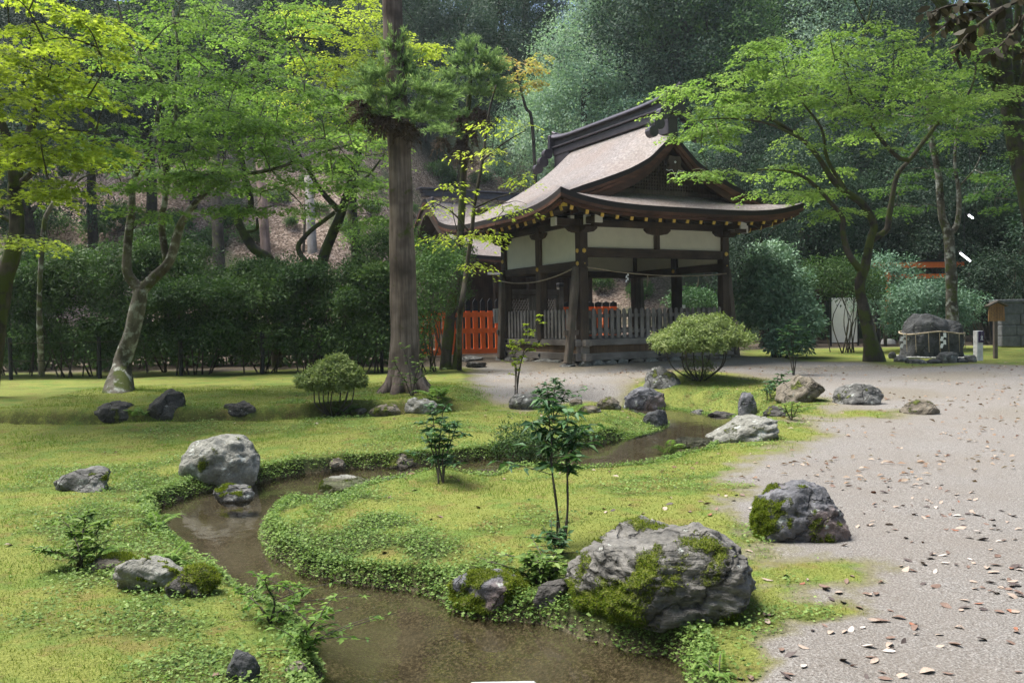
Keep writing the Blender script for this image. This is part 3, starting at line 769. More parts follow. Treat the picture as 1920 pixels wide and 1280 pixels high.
# posts
PW = .235
def hexcap(c, n, r=.062):
    g = Geo(); n = np.array(n, float); u = np.array([0, 0, 1.]); s = np.cross(n, u)
    ang = np.linspace(0, 2 * np.pi, 6, endpoint=False) + R(30)
    V = [np.array(c) + s * r * math.cos(a) + u * r * math.sin(a) for a in ang] + [np.array(c) + n * .02 + s * r * .8 * math.cos(a) + u * r * .8 * math.sin(a) for a in ang]
    V += [np.array(c) + n * .02 + s * r * .3 * math.cos(a) + u * r * .3 * math.sin(a) for a in ang] + [np.array(c) + n * .04 + s * r * .2 * math.cos(a) + u * r * .2 * math.sin(a) for a in ang]
    F = [(k * 6 + i, k * 6 + (i + 1) % 6, (k + 1) * 6 + (i + 1) % 6, (k + 1) * 6 + i) for k in range(3) for i in range(6)] + [tuple(range(18, 24))]
    return g.add(V, F)
def post(s, t, gilt=()):
    g = Geo(); g.box((s, t, (.90 + 3.84) / 2), (PW, PW, 2.94), bev=.02); o = g.build('post', w_dark, pav)
    for n, z in gilt:
        hexcap((s + n[0] * (PW / 2 + .002), t + n[1] * (PW / 2 + .002), z), (n[0], n[1], 0)).build('gilt_nail_cover', p_gold, o)
F_, L_, R_, K_ = (0, -1), (-1, 0), (1, 0), (0, 1)
post(0, 0, [(F_, 3.10), (F_, 2.79), (L_, 3.10), (L_, 2.79)]); post(A, 0, [(F_, 3.10), (F_, 2.79), (R_, 2.79)])
post(0, B, [(L_, 2.79), (K_, 2.79), (L_, 3.10)]); post(A, B, [(R_, 2.79), (K_, 2.79)])
post(0, TC, [(L_, 2.76)]); post(A, TC, [(R_, 2.76), (L_, 2.76)]); post(SC, B, [(K_, 2.79)])
def beam(a, b, w, h, mat, name='beam', bev=.012):
    g = Geo(); g.bar(a, b, w, h, bev=bev); return g.build(name, mat, pav)
beam((-.12, 0, 3.07), (A + .12, 0, 3.07), .19, .22, w_darkx)
beam((-.16, B, 2.76), (A + .16, B, 2.76), .19, .20, w_darkx)
for s in (0, A): beam((s, -.14, 2.76), (s, B + .14, 2.76), .19, .20, w_darky)
for t in (0, B): beam((-.75, t, 3.78), (A + .75, t, 3.78), .20, .17, w_darkx, 'wall_plate')
for s in (0, A): beam((s, -.75, 3.80), (s, B + .75, 3.80), .18, .16, w_darky, 'wall_plate')
# plaster walls, struts, brackets
def strut(s, t, z0):
    g = Geo(); g.box((s, t, (z0 + 3.66) / 2), (.17, .17, 3.66 - z0), bev=.015); g.build('strut', w_dark, pav)
def bracket(s, t, along):
    g = Geo(); pr = [(-.40, .0), (-.40, -.05), (-.30, -.13), (-.12, -.16), (.12, -.16), (.30, -.13), (.40, -.05), (.40, 0)]
    n = len(pr); q = .11
    f = (lambda a, o, z: (s + a, t + o, 3.70 + z)) if along == 's' else (lambda a, o, z: (s + o, t + a, 3.70 + z))
    V = [f(a, -q, z) for a, z in pr] + [f(a, q, z) for a, z in pr]
    g.add(V, [tuple(range(n)), tuple(range(2 * n - 1, n - 1, -1))] + [(i, n + i, n + (i + 1) % n, (i + 1) % n) for i in range(n)]); g.build('bracket', w_dark, pav)
def plaster(s0, t0, s1, t1, z0, z1=3.72):
    g = Geo(); th = .06
    sx, sy = (s1 - s0 or th), (t1 - t0 or th)
    g.box(((s0 + s1) / 2, (t0 + t1) / 2, (z0 + z1) / 2), (sx, sy, z1 - z0)); g.build('plaster_panel', p_plaster, pav)
h = PW / 2
plaster(h, 0, SC - .085, 0, 3.18); plaster(SC + .085, 0, A - h, 0, 3.18); strut(SC, 0, 3.18); bracket(SC, 0, 's')
for s in (0, A):
    plaster(s, h, s, TC - h, 2.86); plaster(s, TC + h, s, B - h, 2.86); bracket(s, TC, 't')
plaster(h, B, SC - h, B, 2.86); plaster(SC + h, B, A - h, B, 2.86); bracket(SC, B, 's')
for s in (0, A):
    for t in (0, B):
        ds = -1 if s == 0 else 1; dt = -1 if t == 0 else 1
        bracket(s, t, 's'); bracket(s, t, 't')
        for cc, sz in (((s + ds * .77, t, 3.78), (.05, .21, .20)), ((s, t + dt * .77, 3.80), (.19, .05, .19))): Geo().box(cc, sz).build('white_beam_end', p_white, pav)
        for cc, sz in (((s + ds * .30, t + dt * .02, 3.80), (.10, .15, .27)), ((s + ds * .02, t + dt * .30, 3.80), (.15, .10, .27))): Geo().box(cc, sz).build('white_bracket_end', p_white, pav)
# floor and base
g = Geo(); g.box((SC, TC, .86), (A - .06, B - .06, .10)); g.build('floor', w_greyx, pav)
for (z, hh) in ((.865, .155), (.515, .18)):
    for t in (0, B):
        ob = beam((-.26, t, z), (A + .26, t, z), .20, hh, w_greyx, 'sill_beam')
        for s in (0, SC, A):
            e = Geo(); n = -1 if t == 0 else 1; V, F = tube([(s, t + n * .10, z), (s, t + n * .125, z), (s, t + n * .145, z)], [.05, .045, .012], 10, 1); e.add(V, F); e.f.append(tuple(range(20, 30))); e.m.append(0); e.build('iron_boss', p_iron, ob)
    for s in (0, A):
        ob = beam((s, -.26, z - .004), (s, B + .26, z - .004), .192, hh, w_greyy, 'sill_beam')
        for t in (.12, TC, B - .1):
            e = Geo(); n = -1 if s == 0 else 1; V, F = tube([(s + n * .096, t, z), (s + n * .12, t, z), (s + n * .14, t, z)], [.05, .045, .012], 10, 1); e.add(V, F); e.f.append(tuple(range(20, 30))); e.m.append(0); e.build('iron_boss', p_iron, ob)
for (c, sz) in (((SC, 0, .69), (A - .2, .05, .20)), ((SC, B, .69), (A - .2, .05, .20)), ((0, TC, .69), (.05, B - .2, .20)), ((A, TC, .69), (.05, B - .2, .20))):
    g = Geo(); g.box(c, sz); g.build('base_board', w_panel, pav)
for s in (0, A):
    for t in (0, B):
        g = Geo(); g.box((s, t, .69), (.24, .24, .18), bev=.01); g.build('corner_block', w_greyx, pav)
# picket balustrade
def picket(s, t, rot):
    g = Geo(); w, th = .098 + .01 * (random.random() - .5), .028; z0, z1 = .96, 1.70 + .012 * (random.random() - .5)
    pr = [(-w / 2, z0), (w / 2, z0), (w / 2, z1 - .045), (w * .3, z1 - .01), (0, z1), (-w * .3, z1 - .01), (-w / 2, z1 - .045)]
    n = len(pr); f = (lambda a, o, z: (s + a, t + o, z)) if rot == 's' else (lambda a, o, z: (s + o, t + a, z))
    V = [f(a, -th / 2, z) for a, z in pr] + [f(a, th / 2, z) for a, z in pr]
    g.add(V, [tuple(range(n)), tuple(range(2 * n - 1, n - 1, -1))] + [(i, n + i, n + (i + 1) % n, (i + 1) % n) for i in range(n)]); g.build('picket', w_grey, pav)
for t, o in ((0, -.06), (B, .06)):
    for s in np.arange(.28, A - .2, .182): picket(s, t + o, 's')
    for z in (1.13, 1.52): beam((.1, t, z), (A - .1, t, z), .05, .085, w_greyx, 'rail', .004)
for s, o in ((0, -.06), (A, .06)):
    for t in np.arange(.24, B - .15, .182):
        if abs(t - TC) > .15: picket(s + o, t, 't')
    for z in (1.13, 1.52): beam((s, .1, z), (s, B - .1, z), .05, .085, w_greyy, 'rail', .004)
# leaning braces on stone feet
for s, t in ((0, 0), (A, 0), (0, B), (A, B)):
    ds = -1 if s == 0 else 1; tt_ = t + (.02 if t == 0 else -.02)
    bo = .43 if t == 0 else .24
    g = Geo(); g.bar((s + ds * bo, tt_, .37), (s + ds * .13, tt_, 2.72), .17, .17, (0, 1, 0), bev=.02); o = g.build('brace', w_brace, pav)
    g = Geo(); g.bar((s + ds * .05, tt_, 1.12), (s + ds * (bo + .10), tt_, 1.12), .07, .12); g.build('brace_tie', w_brace, o)
def ico(sub):
    bm = bmesh.new(); bmesh.ops.create_icosphere(bm, subdivisions=sub, radius=1); bm.verts.index_update()
    V = np.array([v.co[:] for v in bm.verts]); F = [tuple(v.index for v in f.verts) for f in bm.faces]; bm.free(); return V, F
ICO = {k: ico(k) for k in (3, 4, 5, 6)}
def rockshape(seed, sub=4, ang=.5, planes=9, a1=.22, a2=.10, a3=.035, strata=0.0, box=.85):
    r = np.random.default_rng(seed); V, F = ICO[sub]; p = V.copy()
    p = np.sign(p) * np.abs(p) ** box
    for _ in range(planes):
        n = r.normal(size=3); n /= np.linalg.norm(n); d = r.uniform(.55, .9)
        ex = np.maximum(0, p @ n - d); p = p - n[None] * ex[:, None] * ang
    o = r.uniform(0, 50, 3)
    rid = lambda q: 1 - 2 * np.abs(perlin(q))
    p = p * (1 + a1 * perlin(p * 1.2 + o) + a2 * perlin(p * 3.1 + o) + a3 * rid(p * 5 + o) + a3 * perlin(p * 9 + o) + a3 * .5 * rid(p * 19 + o) + a3 * .3 * perlin(p * 38 + o))[:, None]
    if strata:
        n = np.array([.32, -.15, .93]); n /= np.linalg.norm(n); q = p @ n + .10 * perlin(p * 2 + o) + .02 * perlin(p * 9 + o)
        st = np.abs(((q * 8.5 + .8 * perlin(p * 1.7 + o + 9)) % 1) - .5) * 2
        p = p * (1 + strata * (st ** .35 - .6) * (.6 + .8 * np.clip(perlin(p * 2.3 + o + 4) + .4, 0, 1)))[:, None]
    mn, mx = p.min(0), p.max(0)
    p[:, :2] = (p[:, :2] - (mn + mx)[:2] / 2) / ((mx - mn)[:2] / 2)
    p[:, 2] = (p[:, 2] - mn[2]) / (mx[2] - mn[2])
    return p, F
def rock_mesh(name, V, F, mat, parent, moss):
    me = bpy.data.meshes.new(name); me.from_pydata(V.tolist(), [], F); me.materials.append(mat)
    me.polygons.foreach_set('use_smooth', [True] * len(F)); me.update()
    at = me.attributes.new('moss', 'FLOAT', 'POINT'); at.data.foreach_set('value', moss.astype(np.float32))
    o = bpy.data.objects.new(name, me); link(o, parent); return o
def vnormals(V, F):
    F = np.array(F); fn = np.cross(V[F[:, 1]] - V[F[:, 0]], V[F[:, 2]] - V[F[:, 0]]); N = np.zeros_like(V)
    for k in range(3): np.add.at(N, F[:, k], fn)
    return N / (np.linalg.norm(N, axis=1)[:, None] + 1e-12)
k = 0
for t, n in ((0, 1), (B, 0)):
    s = -.15
    while s < A + .2:
        w = random.uniform(.28, .5); V, F = rockshape(300 + k, 3, .8, 10); k += 1
        V = V * np.array([w / 2 * 1.04, .16, .20]) + np.array([s + w / 2, t + (-.05 if t == 0 else .05), .24])
        rock_mesh('foundation_stone', V, F, random.choice([rk_pale, rk_tan, rk_pale]), pav, np.zeros(len(V))); s += w
for s0, n in ((0, 1), (A, 0)):
    t = .2
    while t < B + .1:
        w = random.uniform(.28, .5); V, F = rockshape(300 + k, 3, .8, 10); k += 1
        V = V * np.array([.16, w / 2 * 1.04, .20]) + np.array([s0 + (-.05 if s0 == 0 else .05), t + w / 2, .24])
        rock_mesh('foundation_stone', V, F, random.choice([rk_pale, rk_tan, rk_grey]), pav, np.zeros(len(V)) + .25); t += w
for s, t in ((0, 0), (A, 0), (0, B), (A, B)):
    ds = -1 if s == 0 else 1
    V, F = rockshape(800 + int(s + t * 3), 3, .9, 12); V = V * np.array([.20, .17, .17]) + np.array([s + ds * ((.43 if t == 0 else .24) + .02), t + .02, .22])
    rock_mesh('foundation_stone', V, F, rk_grey, pav, np.zeros(len(V)) + .3)

# straw ropes with paper streamers (hang on the pavilion, things of their own)
def shide(name, label, p, size, group, mat=p_paper, yaw=0):
    g = Geo(); x = 0; w = size * .22; z = 0; V = []
    c, s = math.cos(yaw), math.sin(yaw)
    for i in range(4):
        x0 = (-.07 if i % 2 else .07) * size; z0 = -i * size * .27
        q = [(x0 - w * .5, z0), (x0 + w * .5, z0), (x0 + w * .5 - (.12 if i % 2 else -.02) * size, z0 - size * .36), (x0 - w * .5 - (.12 if i % 2 else -.02) * size, z0 - size * .33)]
        for off in (0, .004):
            V += [(a * c - (.006 * i + off) * s, a * s + (.006 * i + off) * c, b) for a, b in q]
        k = i * 8
        g.f += [(k, k + 1, k + 2, k + 3), (k + 7, k + 6, k + 5, k + 4)] + [(k + j, k + (j + 1) % 4, k + 4 + (j + 1) % 4, k + 4 + j) for j in range(4)]; g.m += [0] * 6
    g.v = [np.array(V)]; g.n = len(V)
    o = g.build(name, mat); o.location = p; return tag(o, label, 'paper streamer', group)
def rope(name, label, pts, r, cat='rope'):
    p0 = np.array(pts[0]); g = Geo(); g.tube([np.array(q) - p0 for q in pts], r, 7, 4)
    o = g.build(name, p_straw, smooth=True); o.location = p0; return tag(o, label, cat)
def sag(a, b, dz, n=9):
    a = np.array(a); b = np.array(b); return [a + (b - a) * t - np.array([0, 0, dz * 4 * t * (1 - t)]) for t in np.linspace(0, 1, n)]
ra, rb = Lw(.05, -.17, 2.70), Lw(A - .05, -.17, 2.58)
rope('straw_rope', 'thin straw rope sagging across the gable front of the pavilion', sag(ra, rb, .13), .016)
ra2, rb2 = Lw(-.2, .05, 2.68), Lw(-.2, B - .05, 2.55)
rope('straw_rope', 'thin straw rope strung along the side of the pavilion facing the vermilion fence', sag(ra2, rb2, .18), .016)
def along(a, b, t, dz): return np.array(a) + (np.array(b) - np.array(a)) * t - np.array([0, 0, dz * 4 * t * (1 - t)])
shide('paper_streamer', 'white zigzag paper streamer on pavilion rope, nearest the front corner post', along(ra, rb, .27, .13), .20, 'paper streamers on the pavilion rope', yaw=PAV_ANG)
for t, lb in ((.41, 'limp straw tassel on the pavilion front rope, left of the rope middle'), (.78, 'limp straw tassel on the pavilion front rope, close to the far post')):
    g = Geo(); q = along(ra, rb, t, .13)
    for k in range(6): g.tube([(0, 0, 0), (random.uniform(-.03, .03), random.uniform(-.03, .03), -.15), (random.uniform(-.07, .02), 0, -.30)], [.008, .004], 4, 2)
    o = g.build('straw_tassel', p_straw); o.location = q; tag(o, lb, 'straw tassel', 'straw tassels on the pavilion rope')

# ================================================================== REAR SHRINE, GATE, FENCE
SHO = P(795, 372, 34.0); SH_ANG = PAV_ANG
shr = thing('rear_shrine', 'small shrine building with a sweeping bark roof behind the pavilion', 'shrine', (SHO[0], SHO[1], 0), SH_ANG)
g = Geo(); LS = 7.0
dd = np.linspace(-2.4, 3.75, 40); zz = np.where(dd > 0, np.interp(dd, [0, .5, 1.2, 2.2, 3.75], [6.35, 5.85, 5.3, 4.55, 3.75]), np.interp(-dd, [0, .5, 1.2, 2.4], [6.35, 5.85, 5.3, 4.6]))
for _ in range(4): zz[1:-1] = (zz[:-2] + 2 * zz[1:-1] + zz[2:]) / 4
S_, D_ = np.meshgrid(np.linspace(0, LS, 12), dd); Z_ = np.repeat(zz[:, None], 12, 1) + .10 * (np.abs(S_ - LS / 2) / (LS / 2)) ** 4
roofg = Geo(); sheet(S_, -D_, Z_, .22, ['s0', 's1', 't0', 't1']); srf = roofg.build('roof', [m_thatch, m_thatch_edge, w_dark, w_red], shr)
g = Geo(); g.box((LS / 2, 0, 6.42), (LS + .1, .36, .14), bev=.01); g.box((LS / 2, 0, 6.55), (LS + .25, .28, .12), bev=.01); g.box((LS / 2, 0, 6.66), (LS + .5, .46, .07), bev=.01)
g.build('ridge', p_copper, srf)
g = Geo(); g.box((.1, -.5, 5.95), (.12, .34, .62), bev=.03); g.box((.1, -.72, 5.62), (.12, .26, .16), bev=.03); g.build('ridge_end_ornament', p_copper, srf)
g = Geo()
for i in range(20):
    a = dd[i * 2 - 1 if i else 0]; b = dd[min(i * 2 + 1, 39)]
    g.bar((.12, -a, np.interp(a, dd, zz) - .36), (.12, -b, np.interp(b, dd, zz) - .36), .10, .24)
g.build('barge_board', w_dark, srf)
g = Geo(); g.box((LS / 2 + .3, 1.0, 3.0), (LS - 1.2, 2.6, 5.3)); g.build('wall', w_dark, shr)
for s in (.9, 2.3, 3.8, 5.4, 6.6):
    g = Geo(); g.box((s, -1.6, 1.9), (.2, .2, 3.2)); g.build('post', w_dark, shr)
g = Geo(); g.bar((.4, -3.35, 3.30), (LS - .3, -3.35, 3.30), .14, .22); g.build('beam', w_red, shr)
g = Geo(); g.bar((1.0, -3.48, 3.16), (LS - .6, -3.48, 3.16), .03, .09); g.build('white_lamp_strip', p_white, shr)  # plain white bar standing in for a lit lamp tube under the eave
for s in np.arange(.5, LS, .8):
    g = Geo(); g.bar((s, -3.55, 3.52), (s, -1.6, 4.2), .07, .09); g.build('rafter', w_darky, shr)

def vermilion_fence(label, px0, px1, D0, base, n, hgt=1.33, tip=.40, wr=.62):
    a = P(px0, 600, D0); zb = base
    b = np.array([a[0], a[1]]); k = (px1 - CX) / FPX
    L = (k * a[1] - a[0]) / (ER[0] - k * ER[1])
    root = thing('vermilion_fence', label, 'fence', (a[0], a[1], zb), PAV_ANG)
    sp = L / n
    for i in range(n):
        g = Geo(); w = sp * wr; x = (i + .5) * sp
        g.box((x, 0, .10 + hgt / 2), (w, .035, hgt)); o = g.build('picket', p_orange, root)
        g = Geo(); pr = [(-w / 2, 0), (w / 2, 0), (w / 2, tip * .72), (0, tip), (-w / 2, tip * .72)]; m_ = 5
        V = [(x + u, -.022, .10 + hgt + v) for u, v in pr] + [(x + u, .022, .10 + hgt + v) for u, v in pr]
        g.add(V, [tuple(range(m_)), tuple(range(2 * m_ - 1, m_ - 1, -1))] + [(j, m_ + j, m_ + (j + 1) % m_, (j + 1) % m_) for j in range(m_)]); g.build('black_tip', p_black, o)
    for z in (.10 + hgt - .12, .10 + hgt * .52, .13):
        g = Geo(); g.bar((0, -.03, z), (L, -.03, z), .06, .16); g.build('rail', p_orange, root)
    g = Geo(); g.bar((0, .3, .05), (L, .3, .05), .1, .1); g.build('ground_beam', p_granite, root)
    return root, L
DF = 26.4
fl, LL = vermilion_fence('vermilion picket fence with black tips, left of the lattice gate', 722, 940, DF, .34, 15)
p1 = P(1054, 600, DF + 1.25)
fr_, LR = vermilion_fence('short vermilion picket fence seen through the pavilion, right of the lattice gate', 1056, 1158, DF + 1.3, .34, 7, 1.40, .17, .86)
# notice on the fence
def marks(g, x0, x1, z0, z1, cols, yy, mi=0, rows=12, w=.6, seed=1, gap=.25):
    r = random.Random(seed)
    for c in range(cols):
        cx = x0 + (c + .5) * (x1 - x0) / cols; cw = (x1 - x0) / cols * w
        for k in range(rows):
            if r.random() < .12: continue
            z = z1 - (k + .5) * (z1 - z0) / rows; hh = (z1 - z0) / rows * (1 - gap)
            for q in range(2):
                g.box((cx + r.uniform(-.1, .1) * cw, yy, z + hh * (-.28 + .5 * q)), (cw * r.uniform(.6, 1), .004, hh * .2), mi=mi)
            g.box((cx + r.uniform(-.25, .25) * cw, yy, z), (cw * .2, .004, hh * .9), mi=mi)
q = P(931, 592, DF - .1)
no = thing('paper_notice', 'white paper notice with two columns of writing tied to the vermilion fence', 'notice', q, PAV_ANG)
g = Geo(); g.box((0, 0, 0), (.21, .008, .44), Matrix.Rotation(R(-4), 3, 'Y')); g.build('sheet', p_paper, no)
g = Geo(); marks(g, -.09, .01, -.19, .18, 1, -.008, rows=6, seed=4); marks(g, .035, .085, -.12, .19, 1, -.008, rows=11, seed=5); g.build('lettering', p_ink, no)
g = Geo(); marks(g, .035, .085, -.18, -.12, 1, -.008, rows=1, seed=6, gap=.1); g.build('red_lettering', p_redink, no)
# lattice gate
ga = P(943, 600, DF + .05); gb = P(1051, 600, DF + 1.2)
gL = float(np.linalg.norm((gb - ga)[:2])); gang = math.atan2(gb[1] - ga[1], gb[0] - ga[0])
gate = thing('lattice_gate', 'grey wooden double gate with diamond lattice between two black-capped posts', 'gate', (ga[0], ga[1], .34), gang)
for x in (0, gL):
    g = Geo(); g.box((x, 0, 1.08), (.16, .16, 2.16), bev=.01); o = g.build('gate_post', w_grey, gate)
    g = Geo(); g.box((x, 0, 2.20), (.19, .19, .12), bev=.02); g.build('black_cap', p_black, o)
g = Geo(); g.bar((0.08, 0, 1.98), (gL - .08, 0, 1.98), .10, .16); g.build('lintel', w_greyx, gate)
hw_ = (gL - .16) / 2
for i in range(2):
    x0 = .08 + i * hw_ + .01; x1 = x0 + hw_ - .02
    g = Geo()
    for x in (x0 + .06, x1 - .06): g.box((x, 0, .98), (.12, .06, 1.80))
    for z in (1.83, .75, .12): g.bar((x0 + .12, 0, z), (x1 - .12, 0, z), .055, .11)
    g.box(((x0 + x1) / 2, .005, .43), (x1 - x0 - .24, .03, .52))
    dr = g.build('gate_leaf', w_grey, gate)
    g = Geo(); xa, xb, za, zb_ = x0 + .12, x1 - .12, .81, 1.77
    for sgn in (1, -1):
        for c in np.arange(-2.5, 3.5, .155):
            pts = []
            for x in np.linspace(xa, xb, 40):
                z = za + (sgn * (x - xa) * 1.5 + c)
                if za <= z <= zb_: pts.append((x, z))
            if len(pts) > 3: g.bar((pts[0][0], .012 * sgn, pts[0][1]), (pts[-1][0], .012 * sgn, pts[-1][1]), .02, .022, (0, 1, 0))
    g.build('diamond_lattice', w_grey, dr)
g = Geo(); g.box((gL + .02, -.12, 1.05), (.14, .06, .42), bev=.01); g.build('lock_box', paint_mat('dark_green_paint', (.03, .05, .025)), gate)
# black-based support post beside the gate
q = G(945, 692); q = np.array(P(947, 680, 24.7)); q[2] = Hz(q[0], q[1])
pp = thing('charred_post', 'leaning stake with black painted foot beside the left rear of the pavilion', 'post', q, PAV_ANG)
g = Geo(); g.bar((-.02, 0, 0), (.06, 0, 1.05), .16, .16, (0, 1, 0), bev=.02); g.build('black_foot', p_black, pp)
g = Geo(); g.bar((.06, 0, 1.05), (.11, 0, 1.65), .13, .13, (0, 1, 0), bev=.02); g.build('shaft', w_brace, pp)
V, F = rockshape(77, 3); rock_mesh('base_stone', V * np.array([.2, .17, .14]) + np.array([-.02, 0, -.06]), F, rk_grey, pp, np.zeros(len(V)))
# small sign behind the pavilion
q = P(1280, 600, 27.5); q[2] = .34
sg = thing('white_sign', 'small white signboard on a thin stake behind the pavilion railing', 'sign', q, PAV_ANG)
g = Geo(); g.box((0, .02, .65), (.04, .03, 1.3)); g.build('stake', w_grey, sg)
g = Geo(); g.box((-.045, 0, 1.35), (.08, .02, .32)); g.box((.06, 0, 1.34), (.10, .02, .30)); g.build('board', p_white, sg)

# ================================================================== ROCKS
def rock(label, px, py, w, h_, mat, seed, ang=.55, planes=9, dr=.75, moss=0.0, mtop=.0, rot=0.0, sub=5, name='rock', group=None, lean=0.0, zoff=0.0, strata=0.0, sink=.5, tufts=0, mleft=0.0, a1=.22, mlow=0.0, under=0.0, a3=.035, box=.85):
    f = G(px, py) if zoff == 0 else onz(px, py, zoff)
    D = f[1]; sc = D / FPX; W = w * sc; Hh = h_ * sc
    dep = W * dr
    dirv = np.array([f[0], f[1]]); dirv /= np.linalg.norm(dirv)
    Hh = max(Hh - dep * .42 * (CAMZ - f[2]) / D, Hh * .45)
    c = np.array([f[0], f[1]]) + dirv * dep * .38
    V, F = rockshape(seed, sub, ang, planes, a1=a1, strata=strata, a3=a3, box=box)
    if lean: V[:, 0] += lean * (V[:, 2] - .5)
    if under:
        k_ = np.clip((.5 - V[:, 2]) / .5, 0, 1); V[:, 1] += under * k_ ** 1.3; V[:, 0] *= 1 - .10 * k_
    zn = V[:, 2].copy()
    base = f[2]
    V = V * np.array([W / 2, dep / 2, Hh * (1 + sink)]); V[:, 2] -= Hh * sink
    ca, sa = math.cos(rot), math.sin(rot)
    N = vnormals(V, F)
    q = V / (W * .5)
    mv = .5 * perlin(q * 1.5 + seed) + .3 * perlin(q * 3.7 + seed * 2)
    ms = moss * .9 + mv * 1.3 + mlow * np.clip((.55 - zn) / .3, 0, 1) * .6 + mtop * np.clip(N[:, 2], 0, 1) * .5 + mleft * np.clip(-N[:, 0] * .8 + N[:, 2] * .4, -.4, 1) * .6
    ms = ms * (1 if (moss or mtop or mleft or mlow) else 0)
    o = rock_mesh(name, V, F, mat, None, np.clip(ms, 0, 1)); o.location = (c[0], c[1], base); o.rotation_euler = (0, 0, rot)
    tag(o, label, 'rock' if name != 'boulder' else 'boulder', group)
    if tufts:
        Fa = np.array(F); pr = np.clip(ms[Fa].mean(1) - .42, 0, .4) * np.linalg.norm(np.cross(V[Fa[:, 1]] - V[Fa[:, 0]], V[Fa[:, 2]] - V[Fa[:, 0]]), axis=1)
        if pr.sum() > 0:
            idx = rng.choice(len(Fa), tufts, p=pr / pr.sum()); b = rng.dirichlet((1, 1, 1), tufts)
            pt = (V[Fa[idx]] * b[..., None]).sum(1); nn = N[Fa[idx, 0]]
            hd = nn + .7 * unit(tufts) + np.array([0, 0, -.1])
            leaves('moss', pt - nn * .004, hd, unit(tufts), rng.uniform(.010, .026, tufts), rng.uniform(.005, .010, tufts), 'blade', m_rockmoss, o, .45 + .25 * rng.normal(size=tufts) + .2 * nn[:, 2])['kind'] = 'stuff'
    return o
rock('large grey layered boulder with moss patches jutting over the stream in the foreground', 1240, 1208, 396, 268, rk_strata, 49, .45, 7, 1.0, moss=.16, mtop=.0, sub=6, name='boulder', zoff=-.14, strata=.075, tufts=44000, mleft=.42, mlow=1.5, under=.40, lean=.08, sink=.3)
rock('dark rounded boulder half covered in yellow-green moss at the gravel edge', 1497, 1014, 190, 122, rk_blue, 17, .35, 6, .8, moss=.20, mleft=.85, sub=6, name='boulder', tufts=9000, a1=.14)
rock('big smooth pale boulder on the left bank where the stream bends', 414, 914, 150, 102, rk_pale, 5, .3, 6, .8, moss=.14, sub=6, name='boulder', a3=.016, rot=.3, tufts=1500, a1=.12)
rock('flat-topped grey rock alone on the left lawn', 156, 921, 112, 50, rk_grey, 23, .85, 10, .7, mtop=.4, tufts=600)
rock('small mossy stone standing in the water below the big pale boulder', 441, 940, 78, 36, rk_grey, 8, .3, 6, .8, mtop=.9, zoff=ZW, tufts=1500)
rock('slanted pale rock with lichen and moss on the left bank', 288, 1108, 135, 72, rk_pale, 31, .8, 10, .7, moss=.10, mtop=.2, lean=-.35, tufts=2500)
rock('low moss-capped rock beside the slanted pale rock', 212, 1068, 92, 30, rk_tan, 32, .5, 8, .8, moss=.2, mtop=.8, tufts=1500)
rock('fern-covered mossy rock dipping into the stream on the left bank', 362, 1118, 105, 62, rk_dark, 33, .5, 8, .8, moss=.6, mtop=.6, tufts=4000)
rock('flat pale stone at the tip of the leafy spit of land', 645, 925, 100, 36, rk_pale, 34, .6, 8, .8, mleft=.7, tufts=1200)
rock('mossy bank stone behind the stream, right of the middle of the lawn edge', 748, 876, 90, 32, rk_tan, 35, .5, 8, .8, moss=.2, mtop=1.0, tufts=1500)
rock('little mossy stone in the far bank behind the flat pale stone', 625, 880, 52, 22, rk_tan, 36, .5, 8, .8, mtop=1.0, tufts=600)
rock('flat dark stepping stone lying in the stream', 752, 908, 88, 18, rk_dark, 37, .8, 10, .7, mtop=.7, zoff=ZW, tufts=600)
rock('mossy hump of a stone at the water edge left of the layered boulder', 920, 1140, 165, 76, rk_blue, 38, .5, 8, .8, moss=.55, mtop=.1, tufts=9000)
rock('small dark wet rock between the mossy hump and the layered boulder', 1032, 1132, 66, 48, rk_dark, 39, .7, 9, .8, lean=.5)
rock('dark pointed stone set upright in the lower left lawn', 457, 1278, 64, 62, rk_slate, 52, .9, 9, .7, lean=.35)
rock('small brown pebble stone beside the lower left bank', 556, 1266, 42, 26, rk_tan, 53, .4, 6, .9, moss=.2)
rock('low rounded brown rock in the shaded moss strip, left end', 218, 787, 88, 36, rk_dark, 54, .4, 7, .8, moss=.1, lean=.2)
rock('tall blocky brown rock in the shaded moss strip', 318, 783, 80, 55, rk_dark, 71, .9, 9, .8, moss=.0, sub=5)
rock('wide angular dark rock in the shaded moss strip', 453, 781, 68, 30, rk_dark, 56, .9, 10, .7)
rock('pale rounded rock at the foot of the big cedar', 790, 776, 64, 33, rk_pale, 57, .4, 7, .8, moss=.05)
rock('mossy brown rock in the strip left of the pale cedar rock', 722, 780, 62, 24, rk_tan, 58, .4, 7, .8, moss=.3, tufts=500)
rock('small mossy stone behind the little clipped azalea', 670, 778, 40, 16, rk_tan, 59, .4, 7, .8, moss=.3)
rock('bluish angular rock on the far bank of the stream', 1206, 770, 80, 48, rk_blue, 60, .9, 9, .8, sub=5)
rock('rough grey boulder at the left foot of the large clipped azalea', 1240, 729, 74, 42, rk_grey, 61, .75, 10, .8, moss=.1, name='boulder')
rock('pinkish mossy rock left of the bluish angular rock', 1142, 768, 48, 26, rk_tan, 62, .5, 8, .8, mtop=.6)
rock('small tan stone on the far bank among low plants', 1080, 762, 26, 15, rk_tan, 63, .5, 8, .8)
rock('low yellow-mossed stone next to the small tan stone', 1106, 774, 44, 15, rk_tan, 64, .5, 8, .8, mtop=1.2)
rock('smooth grey-green rock in the water at the lawn point', 1228, 799, 52, 33, rk_slate, 65, .45, 7, .8)
rock('grey rock partly behind the leafy shrub by the path', 984, 768, 62, 34, rk_grey, 66, .6, 8, .8)
